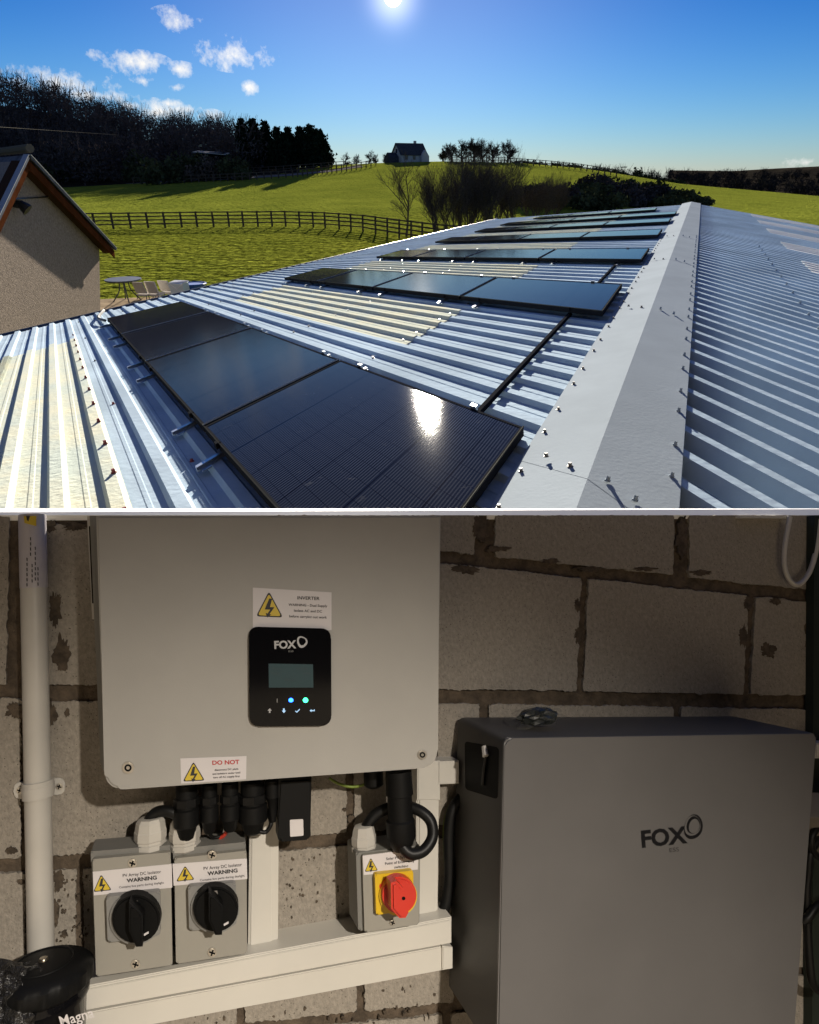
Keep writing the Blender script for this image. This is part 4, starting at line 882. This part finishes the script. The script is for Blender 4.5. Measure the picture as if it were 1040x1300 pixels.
# --- inverter
def inverter():
    t = thing('inverter', 'large pale grey solar inverter box hanging on the block wall with lit display', 'inverter', at(340, 1000, .01))
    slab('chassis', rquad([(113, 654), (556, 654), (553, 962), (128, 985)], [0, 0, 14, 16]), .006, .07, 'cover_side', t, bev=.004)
    slab('side_flange', [(110.5, 655), (116, 655), (121.5, 786), (117, 786)], .05, .064, 'pvc_pipe', t); slab('side_slot', [(112.8, 668), (115.2, 668), (118.6, 766), (117, 766)], .0642, .0648, 'slot_dark', t)
    slab('front_cover', rquad([(121.5, 654.3), (560.5, 654.3), (556, 974), (133, 1004)], [0, 0, 22, 26], 8), .07, .118, 'cover_paint', t, bev=.0026, seg=2)
    d = .118
    for x, y, r in ((162.5, 975, 7.6), (536.5, 958.5, 6)): pscrew(x, y, r, d, t, cross=False)
    # dual-supply warning label
    s = slab('sticker', [(321, 746), (421, 752), (421, 800), (321, 800)], d - .001, d + .0006, 'label_white', t); e = d + .0009
    tri_sign(s, (341.5, 750.5), (325, 782.5), (359.5, 784), e)
    for st, x, y, h, bd in (('INVERTER', 391.5, 759.6, 4.0, .02), ('WARNING - Dual Supply', 391, 768.6, 3.1, .018), ('Isolate AC and DC', 391, 775.8, 3.1, .018), ('before carrying out work', 391, 783.2, 3.1, .018)): text('lettering', st, x, y, h, -2, e, 'ink', s, bold=bd, sx=1.12 if st == 'INVERTER' else 1.05)
    # display
    p = slab('display_panel', rquad([(316, 795.5), (420.5, 798), (421, 921.5), (317, 922.5)], 13, 6), d - .001, d + .006, 'gloss_black', t, bev=.0016); e = d + .0064
    slab('screen', [(341, 842.5), (397.5, 843.5), (398, 873), (341.5, 873)], d + .005, e, 'lcd', p)
    for st, x, y in (('Power', 352, 849), ('1126W', 384, 849), ('Today', 350, 855), ('kWh', 389, 855), ('Normal', 368, 863)): text('screen_text', st, x, y, 3.2, 0, e + .0003, 'lcd_ink', p)
    text('lettering', 'FOX', 361.5, 819, 9.6, 2, e, 'logo_grey', p, bold=.035, sx=1.0); ring_logo('logo_ring', 383.5, 815, 6.6, 7.4, 20, .66, e, 'logo_grey', p, .07)
    text('lettering', 'ESS', 369.5, 827, 2.2, 1, e, 'plate_grey', p, sx=1.5)
    disc('blue_light', 369.5, 889, 3.0, e - .001, e + .0004, 'led_blue', p, ry=2.6); disc('green_light', 388, 889, 3.1, e - .001, e + .0004, 'led_green', p, ry=3.1)
    slab('fault_light', [(351.4, 887), (352.6, 887), (352.6, 892), (351.4, 892)], e - .001, e + .0003, 'plate_grey', p)
    IC = {'up': [(0, -3), (2.6, 0), (1, 0), (1, 2.8), (-1, 2.8), (-1, 0), (-2.6, 0)], 'down': [(0, 3), (-2.6, 0), (-1, 0), (-1, -2.8), (1, -2.8), (1, 0), (2.6, 0)], 'ok': [(-2.8, 0), (-1, 1), (2.8, -2.4), (3, -1.2), (-.8, 2.6), (-3, .9)], 'back': [(-3.2, 0), (-1, -1.8), (-1, -.6), (2.4, -.6), (2.4, -1.6), (3.2, -1.6), (3.2, .6), (-1, .6), (-1, 1.8)]}
    for nm, x in (('up', 342.5), ('down', 360.5), ('ok', 377.8), ('back', 396.5)): slab('key_icon', [(x + a, 902.3 + b) for a, b in IC[nm]], e - .001, e + .0003, 'logo_grey' if nm == 'up' else 'icon', p)
    # do-not-disconnect label
    s = slab('sticker', [(229, 963), (313, 960), (312.5, 989.5), (230, 995)], d - .001, d + .0006, 'label_white', t); e = d + .0009
    tri_sign(s, (245.6, 966.8), (232, 992.4), (260.2, 991), e)
    text('lettering', 'DO NOT', 286.5, 968.2, 5.2, 2, e, 'ink_red', s, bold=.03, sx=1.15)
    for st, y in (('disconnect DC plugs', 977), ('and isolators under load', 981.8), ('turn off AC supply first', 986.4)): text('lettering', st, 287.5, y, 2.3, 3, e, 'ink', s, bold=.02, sx=1.1)
inverter()
# --- trunking
def trunk(label, name, poly, d, lid=None, loc=None):
    t = thing(name, label, 'trunking', LP(*poly[-1], 0)); slab('channel', poly, .0, d, 'pvc_white', t, bev=.0012)
    if lid: slab('lid', lid, d - .001, d + .0022, 'pvc_white', t, bev=.0006)
    return t
trunk('white upright trunking between the isolators and the wireless dongle', 'cable_trunking', [(318, 985), (354.5, 985), (353, 1199), (315, 1208)], .024, [(321, 985), (346, 985), (345, 1199.5), (318, 1205.5)])
trunk('white upright trunking behind the red emergency switch', 'cable_trunking', [(529, 1014), (557.5, 1014), (556, 1162), (528, 1168)], .024, [(533, 1014.5), (555, 1014.5), (554, 1160), (532, 1165)])
t = trunk('white trunking corner piece where it turns towards the battery cabinet', 'cable_trunking', [(530, 966), (559, 966), (559, 1016), (530, 1016)], .027)
slab('stub', [(556, 967), (583, 966), (583, 995), (556, 996)], 0, .027, 'pvc_white', t, bev=.001)
t = trunk('upper long white trunking under the isolators and emergency switch', 'cable_trunking', [(104, 1253), (573.5, 1164.3), (573.5, 1197.5), (104, 1284)], .048, [(104, 1258), (572.5, 1168.5), (572.5, 1194), (104, 1280)])
t = trunk('lower long white trunking with grey shadow gap running along the wall foot', 'cable_trunking', [(104, 1287), (566, 1201), (566, 1231.5), (104, 1318)], .036)
slab('end_cap', [(562, 1201.5), (575, 1203), (575, 1230), (562, 1232)], .002, .04, 'pvc_white', t, bev=.001)
# --- DC isolators
def isolator(label, top, cov, lab, tri, txt, plate, kn, kr, tip, s1, s2, gx):
    base = LP(*cov[3], .03); t = thing('isolator_switch', label, 'switch', base, 'grey isolator switches')
    d0, d1 = .026, .066
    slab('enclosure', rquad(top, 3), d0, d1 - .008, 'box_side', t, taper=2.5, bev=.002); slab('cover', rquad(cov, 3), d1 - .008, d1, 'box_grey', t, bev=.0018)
    pscrew(*s1, 5.6, d1, t); pscrew(*s2, 5.6, d1, t)
    s = slab('sticker', lab, d1 - .001, d1 + .0006, 'label_white', t); e = d1 + .0009; tri_sign(s, *tri, e)
    for st, (x, y), h, bd, sx in txt: text('lettering', st, x, y, h, 6.2, e, 'ink', s, bold=bd, sx=sx)
    slab('knob_plate', rquad(plate, 4), d1 - .001, d1 + .010, 'plate_grey', t, bev=.0015)
    c = d1 + .010
    k = disc('knob', kn[0], kn[1], kr, c - .001, c + .012, 'knob_black', t, ry=kr * 1.0, bev=.002, taper=1.6)
    disc('knob_collar', kn[0] - 1, kn[1] - .5, kr + 2.4, c - .001, c + .005, 'plate_grey', t, bev=.001)
    x, y = kn; tx, ty = tip
    slab('handle', [(x - 9, y - 21), (x + 1, y - 13), (x + 9, y - 4), (tx + 5, ty), (tx - 3.5, ty + .5), (x - 9, y + 14)], c + .010, c + .030, 'knob_black', k, bev=.002)
    slab('handle_hub', [(x - 3.5, y - 1), (x + 3, y - 1), (x + 3, y + 5), (x - 3.5, y + 5)], c + .029, c + .0304, 'slot_dark', k)
    slab('pointer_mark', [(x - 8, y - 24), (x + 2, y - 24.5), (x + 3, y - 17.5), (x - 2, y - 20), (x - 7, y - 17)], c + .0115, c + .0125, 'notch', k); slab('off_mark', [(x + 10, y + 18), (x + 16, y + 14.5), (x + 16.5, y + 17), (x + 10.5, y + 20.5)], c + .0115, c + .0125, 'label_white', k)
    gl = revolve('cable_gland', gx, 1076, .045, [(-30, 9), (-29.5, 12), (-26, 14.2), (-18, 15.4), (-17, 16), (-9, 16), (-8, 15), (-5.5, 15), (-5, 16.3), (0, 16.3), (2, 14)], 'pvc_pipe', t, n=8)
PVT = lambda x, y, a: [('PV Array DC Isolator', (x, y), 3.9, .012, 1.0), ('WARNING', (x + .3, y + 7), 4.6, .04, 1.2), ('Contains live parts during daylight', (x - .5, y + 14.4), 2.7, .012, 1.08)]
isolator('grey isolator switch with black rotary knob beside the black filter housing', [(115, 1081), (216, 1073), (219, 1226), (122, 1240)], [(117.5, 1091), (216.5, 1082), (219, 1225), (122, 1240)],
         [(117.8, 1107), (218, 1097), (218.8, 1127), (119, 1137)], ((128.3, 1110), (118.4, 1132.5), (142, 1130.2)), PVT(180, 1109.4, 0),
         [(134.6, 1139), (203, 1132), (203.5, 1188), (136.7, 1197)], (172.5, 1168), 30.5, (176, 1203), (168, 1096.5), (172, 1225), 190.7)
isolator('grey isolator switch with black rotary knob beside the upright white trunking', [(219.5, 1078), (312, 1069), (313.5, 1211), (223.5, 1224)], [(221.5, 1090), (313, 1080), (313.8, 1210.5), (223.5, 1224)],
         [(219, 1097), (313.4, 1090), (314, 1116), (220.5, 1124.6)], ((235, 1099), (223.6, 1119.4), (247.2, 1117)), PVT(282.6, 1100.4, 0),
         [(238.7, 1126), (299.5, 1121), (300.5, 1175), (240.4, 1182)], (274, 1155.3), 28.5, (277, 1188), (269.4, 1086), (269.4, 1210), 234.5)
# --- emergency switch
def emergency():
    cov = [(460, 1086), (532.5, 1077), (532, 1173.5), (463, 1184)]
    t = thing('emergency_switch', 'grey emergency switch box with red rotary handle on yellow plate', 'switch', LP(463, 1184, .03)); d1 = .078
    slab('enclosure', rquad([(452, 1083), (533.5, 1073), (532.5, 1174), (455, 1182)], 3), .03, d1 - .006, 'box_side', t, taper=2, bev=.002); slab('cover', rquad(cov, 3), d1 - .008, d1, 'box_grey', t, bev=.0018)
    s = slab('sticker', [(460.6, 1086.5), (531.6, 1077.5), (530.5, 1104), (462, 1111)], d1 - .001, d1 + .0006, 'label_white', t); e = d1 + .0009
    tri_sign(s, (470.8, 1089), (463, 1107), (480, 1105.2), e)
    for st, x, y in (('Solar PV System', 506, 1089), ('Point of Emergency', 507.5, 1094.8), ('switching', 509.5, 1100.4)): text('lettering', st, x, y, 3.2, 6, e, 'ink', s, bold=.02, sx=1.05)
    p = slab('knob_plate', rquad([(476, 1110.5), (524.8, 1105.2), (525.2, 1154.6), (477.7, 1162)], 3), d1 - .001, d1 + .009, 'plate_yellow', t, bev=.0015)
    disc('lock_hole', 483.6, 1125.5, 1.8, d1 + .0085, d1 + .0096, 'knob_red', p, ry=3.4, n=12)
    disc('knob_collar', 506, 1138, 24, d1 + .008, d1 + .013, 'plate_yellow', t, ry=25.5, bev=.001)
    k = disc('knob', 507.7, 1137.7, 21.5, d1 + .008, d1 + .020, 'knob_red', t, ry=23.6, bev=.002, taper=1.4); c = d1 + .020
    slab('handle', [(497, 1122), (504, 1120), (513, 1129), (517, 1138), (519.5, 1160), (516, 1166.5), (508, 1167), (497.5, 1155)], c - .001, c + .020, 'knob_red', k, bev=.0025); disc('handle_hole', 512.6, 1140.8, 2.3, c + .0195, c + .0205, 'slot_dark', k, n=12)
    pscrew(498.8, 1172, 3.8, d1, t)
    revolve('cable_gland', 462.5, 1079, .055, [(-27, 8), (-26, 11), (-22, 12.5), (-16, 13.6), (-15, 14.4), (-7, 14.4), (-6, 13.4), (-4.5, 13.4), (-4, 14.6), (0, 14.6), (2, 12)], 'pvc_pipe', t, n=8)
emergency()
# --- plugs and cables under the inverter
for i, (x, y0, y1, r, lab) in enumerate([(237, 996, 1052, 13, 'fat black connector plug hanging over the right isolator gland'), (266, 996, 1046, 9.5, 'slim black connector plug in the middle of the plugs under the inverter'), (292, 994, 1044, 10.5, 'black connector plug with the red wire under the inverter'), (321, 992, 1047, 15.5, 'thick black cable gland under the inverter above the white trunking')]):
    t = thing('connector_plug', lab, 'plug', at(x, y0, .05), 'black plugs under the inverter'); h = y1 - y0
    revolve('plug_body', x, y0, .055, [(0, r * .85), (h * .42, r * .85), (h * .45, r), (h * .74, r), (h * .78, r * .8), (h * .96, r * .62), (h, r * .4)], 'dull_black', t, n=12)
    revolve('plug_nut', x, y0, .055, [(h * .24, r * .5), (h * .24, r * 1.02), (h * .38, r * 1.02), (h * .38, r * .5)], 'rubber', t, n=8)
def cable(label, pts, r, m='rubber', grp=None, name='cable'): return tag(tube(name, pts, r, m, loc=LP(*pts[0])), label, 'cable', grp)
cable('thick black cable arching from the left isolator gland up to the inverter plugs', [(188, 1052, .045), (190, 1040, .045), (200, 1031, .047), (214, 1030, .05), (226, 1036, .052), (233, 1048, .052)], .0062)
cable('short red wire below the connector plugs', [(292, 1040, .055), (289, 1050, .05), (285, 1060, .045), (279, 1064, .042)], .0022, 'wire_red')
cable('thin black wire beside the red wire', [(266, 1042, .055), (265, 1054, .05), (270, 1063, .045), (280, 1062, .042)], .002)
cable('thin black wire looping beside the wireless dongle', [(322, 1046, .055), (329, 1055, .06), (338, 1056, .06), (344, 1046, .06), (341, 1034, .055), (337, 1026, .05)], .0024)
cable('green and yellow earth wire sagging beneath the inverter', [(418, 988, .02), (430, 995, .02), (448, 999, .02), (466, 995, .025), (478, 988, .03)], .0018, 'wire_earth')
t = thing('cable_plug', 'small black plug under the inverter beside the green earth wire', 'plug', at(474, 988, .04)); revolve('plug_body', 474, 978, .04, [(0, 12), (16, 12), (18, 10), (20, 6)], 'dull_black', t, n=12)
t = thing('wireless_dongle', 'flat black wireless dongle with blank white label hanging from the inverter', 'dongle', at(375, 992, .06))
slab('body', rquad([(354, 990), (396, 988), (394.5, 1066), (353, 1069)], [0, 0, 5, 5]), .045, .072, 'dull_black', t, bev=.003); slab('sticker', rquad([(368, 1041), (385, 1040), (385.5, 1061), (368.5, 1062.5)], 1.5), .071, .0726, 'label_white', t)
revolve('connector', 346, 990, .062, [(0, 8), (18, 8), (20, 6), (34, 4.5), (44, 3)], 'dull_black', t, n=10)
t = thing('cable_gland', 'long thick black cable gland beneath the right end of the inverter', 'gland', at(506, 985, .07))
revolve('gland_body', 506, 978, .082, [(0, 15), (26, 16), (27, 14.2), (52, 14.4), (54, 16.5), (72, 16.5), (80, 13), (86, 9)], 'dull_black', t, n=14)
cable('thick black cable looping from the black gland round to the switch gland', [(508, 1060, .085), (511, 1074, .09), (522, 1084, .094), (538, 1080, .094), (549, 1063, .09), (547, 1043, .085), (534, 1030, .078), (515, 1024, .068), (494, 1026, .06), (475, 1036, .056), (464, 1052, .055)], .0068)
cable('black cable bundle squeezed between trunking and battery cabinet', [(586, 1012, .02), (574, 1030, .02), (570, 1062, .02), (571, 1110, .02), (568, 1140, .02), (562, 1160, .02)], .0075, grp=None)
cable('green and yellow earth wire beside the battery cabinet', [(571, 1022, .01), (564, 1050, .01), (565.5, 1110, .01), (564, 1150, .01), (560, 1160, .01)], .0018, 'wire_earth')
# --- battery cabinet
def battery():
    fr = [(640, 936.5), (1037, 930.5), (1008, 1345), (630, 1345)]; d0, d1 = .012, .158
    t = thing('battery_cabinet', 'tall dark grey battery cabinet standing against the block wall', 'battery', LP(820, 1345, .05))
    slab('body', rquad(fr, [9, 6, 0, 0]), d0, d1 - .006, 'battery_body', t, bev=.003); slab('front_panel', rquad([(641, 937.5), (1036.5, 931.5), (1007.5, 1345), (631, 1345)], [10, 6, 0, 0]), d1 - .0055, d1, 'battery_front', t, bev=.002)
    # cable port in the side: flat plate, the recess's shade painted black
    A, B = LP(640, 946, d1 - .006), LP(631, 1340, d1 - .006); sn = (B - A).cross(NW).normalized()
    if sn.dot(O - A) < 0: sn = -sn
    def S(px, py, e=0.0):
        w = W(px, py); return O + w * ((A + sn * e - O).dot(sn) / w.dot(sn))
    q = rquad([(590, 941), (633.5, 949), (632, 1015), (590.5, 1002)], 5)
    g = prism([S(x, y, .0006) for x, y in q], [S(x, y, -.001) for x, y in q]); o = mk('cable_port', g[0], g[1], 'slot_dark', t)
    g = tube_geo([S(615, 948, .002), S(617, 960, .003)], [.0035, .0045], 8); mk('port_plug', g[0], g[1], 'pvc_pipe', o)
    g = tube_geo([S(617, 960, .002), S(614, 980, .002), S(613, 996, .002)], .002, 6); mk('port_cable', g[0], g[1], 'rubber', o)
    e = d1 + .0004
    text('lettering', 'FOX', 842, 1064, 20.5, 6, e, 'logo_black', t, bold=.035, sx=.98, skew=.03); text('lettering', 'ESS', 856, 1079.2, 5.2, 6, e, 'ink', t, sx=1.25)
    r = ring_logo('logo_ring', 880.5, 1050, 11.6, 16.0, -14, .58, e, 'logo_black', t); ring_logo('logo_inner_ring', 879.5, 1048.5, 10.0, 13.0, -14, .86, e + .0003, 'battery_front', r)
battery()
def bag():
    c = LP(682, 914, .10); t = thing('plastic_bag', 'small clear plastic bag of dark parts lying on top of the battery cabinet', 'bag', c)
    def lump(sx, sy, sz, amp, seed, off):
        bm = bmesh.new(); bmesh.ops.create_icosphere(bm, subdivisions=3, radius=1)
        for v in bm.verts:
            k = 1 + amp * noise.noise(v.co * 2.2 + V((seed, 0, 0))) + amp * .5 * noise.noise(v.co * 6 + V((0, seed, 0))); p = v.co * k; v.co = c + off + EX * p.x * sx + EY * max(p.y * sy, -sy * .8) + NW * p.z * sz
        return bm
    mat('bag_dark', (.012, .014, .012), .3); from_bm('contents', lump(.027, .0115, .016, .35, 3, EY * .004), 'bag_dark', t, smooth=False); from_bm('film', lump(.034, .0125, .022, .6, 8, EY * .003), 'film', t, smooth=False)
bag()
# --- right-hand edge
cable('white cable hanging in a loop above the battery cabinet', [(1003, 656, .015), (997, 690, .015), (996, 718, .015), (1003, 737, .015), (1014, 742, .015), (1027, 728, .015), (1036, 700, .015), (1041, 660, .015)], .0042, 'pvc_pipe')
tag(slab('dark_door_frame', [(1034, 654), (1150, 654), (1150, 1340), (1031, 1340)], 0, .016, 'dark_green', loc=LP(1034, 1340, 0)), 'dark green upright frame closing the right end of the block wall', 'frame')
tag(slab('wall_plate', rquad([(940, 654.5), (1001, 654.5), (1001, 658), (941, 657.5)], 0), 0, .012, 'pvc_white', loc=LP(970, 656, 0)), 'white mounting strip under the sill by the hanging white cable', 'strip')
tag(slab('socket_box', [(1036, 944), (1075, 944), (1075, 964), (1036, 963)], .016, .04, 'pvc_white', loc=LP(1050, 964, 0), bev=.002), 'white box on the dark frame beside the battery cabinet', 'box')
for i, pts in enumerate([[(1048, 1040, .05), (1034, 1056, .055), (1030, 1070, .055), (1036, 1085, .05), (1052, 1096, .05)], [(1052, 1050, .04), (1030, 1080, .045), (1026, 1110, .045), (1024, 1145, .045), (1030, 1240, .045), (1044, 1260, .04)], [(1060, 1140, .05), (1038, 1150, .055), (1026, 1165, .055), (1018, 1170, .05)]]):
    cable(['black cable coiling beside the right edge of the battery cabinet', 'black cable hanging down behind the right edge of the battery cabinet', 'black cable entering the right side of the battery cabinet'][i], pts, .006 if i else .005)
# --- filter housing at the foot of the pipe
def filt():
    t = thing('filter_housing', 'black cylindrical filter housing with domed lid below the conduit pipe', 'filter', LP(62, 1360, .075))
    revolve('body', 57, 1240, .078, [(0, 36), (6, 36), (14, 38.5), (18, 38.5), (22, 36), (110, 35)], 'gloss_black', t, n=32)
    l = revolve('lid', 55, 1231, .078, [(-8, 8), (-7.5, 20), (-6, 29), (-4, 35), (-1.5, 39.5), (2, 42.5), (13, 42.5), (16, 40), (18, 37)], 'dull_black', t, n=112, wave=.012)
    c = LP(55, 1231, .078) + EY * (6.6 * MPP)
    for R, rr in ((.027, .0013), (.017, .001)):
        ring = [c + EX * R * math.cos(q) + NW * R * math.sin(q) - EY * (.0015 if R > .03 else .0) for q in [2 * math.pi * i / 40 for i in range(41)]]; g = tube_geo(ring, rr, 6, cap=False); mk('lid_rib', g[0], g[1], 'dull_black', l, smooth=True)
    revolve('vent_screw', 55, 1226, .078, [(-7, 3.4), (-6, 4.2), (-3, 4.2), (-2, 7), (2, 7)], 'brass', l, n=10)
    text('lettering', 'Magna', 97, 1292, 13, 16, .128, 'label_white', t, bold=.01, sx=.95)
    bm = bmesh.new(); bmesh.ops.create_icosphere(bm, subdivisions=4, radius=1); c = LP(8, 1292, .09)
    mat('foil_black', (.02, .019, .018), .22, bump=.8, bs_=80)
    for v in bm.verts:
        k = 1 + .25 * noise.noise(v.co * 2.5) + .16 * noise.noise(v.co * 7) + .08 * noise.noise(v.co * 16); p = v.co * k; v.co = c + EX * p.x * .042 + EY * p.y * .045 + NW * p.z * .04
    tag(from_bm('lagging_wrap', bm, 'foil_black', smooth=False, loc=c), 'lumpy black shiny lagging beside the filter housing', 'lagging')
filt()
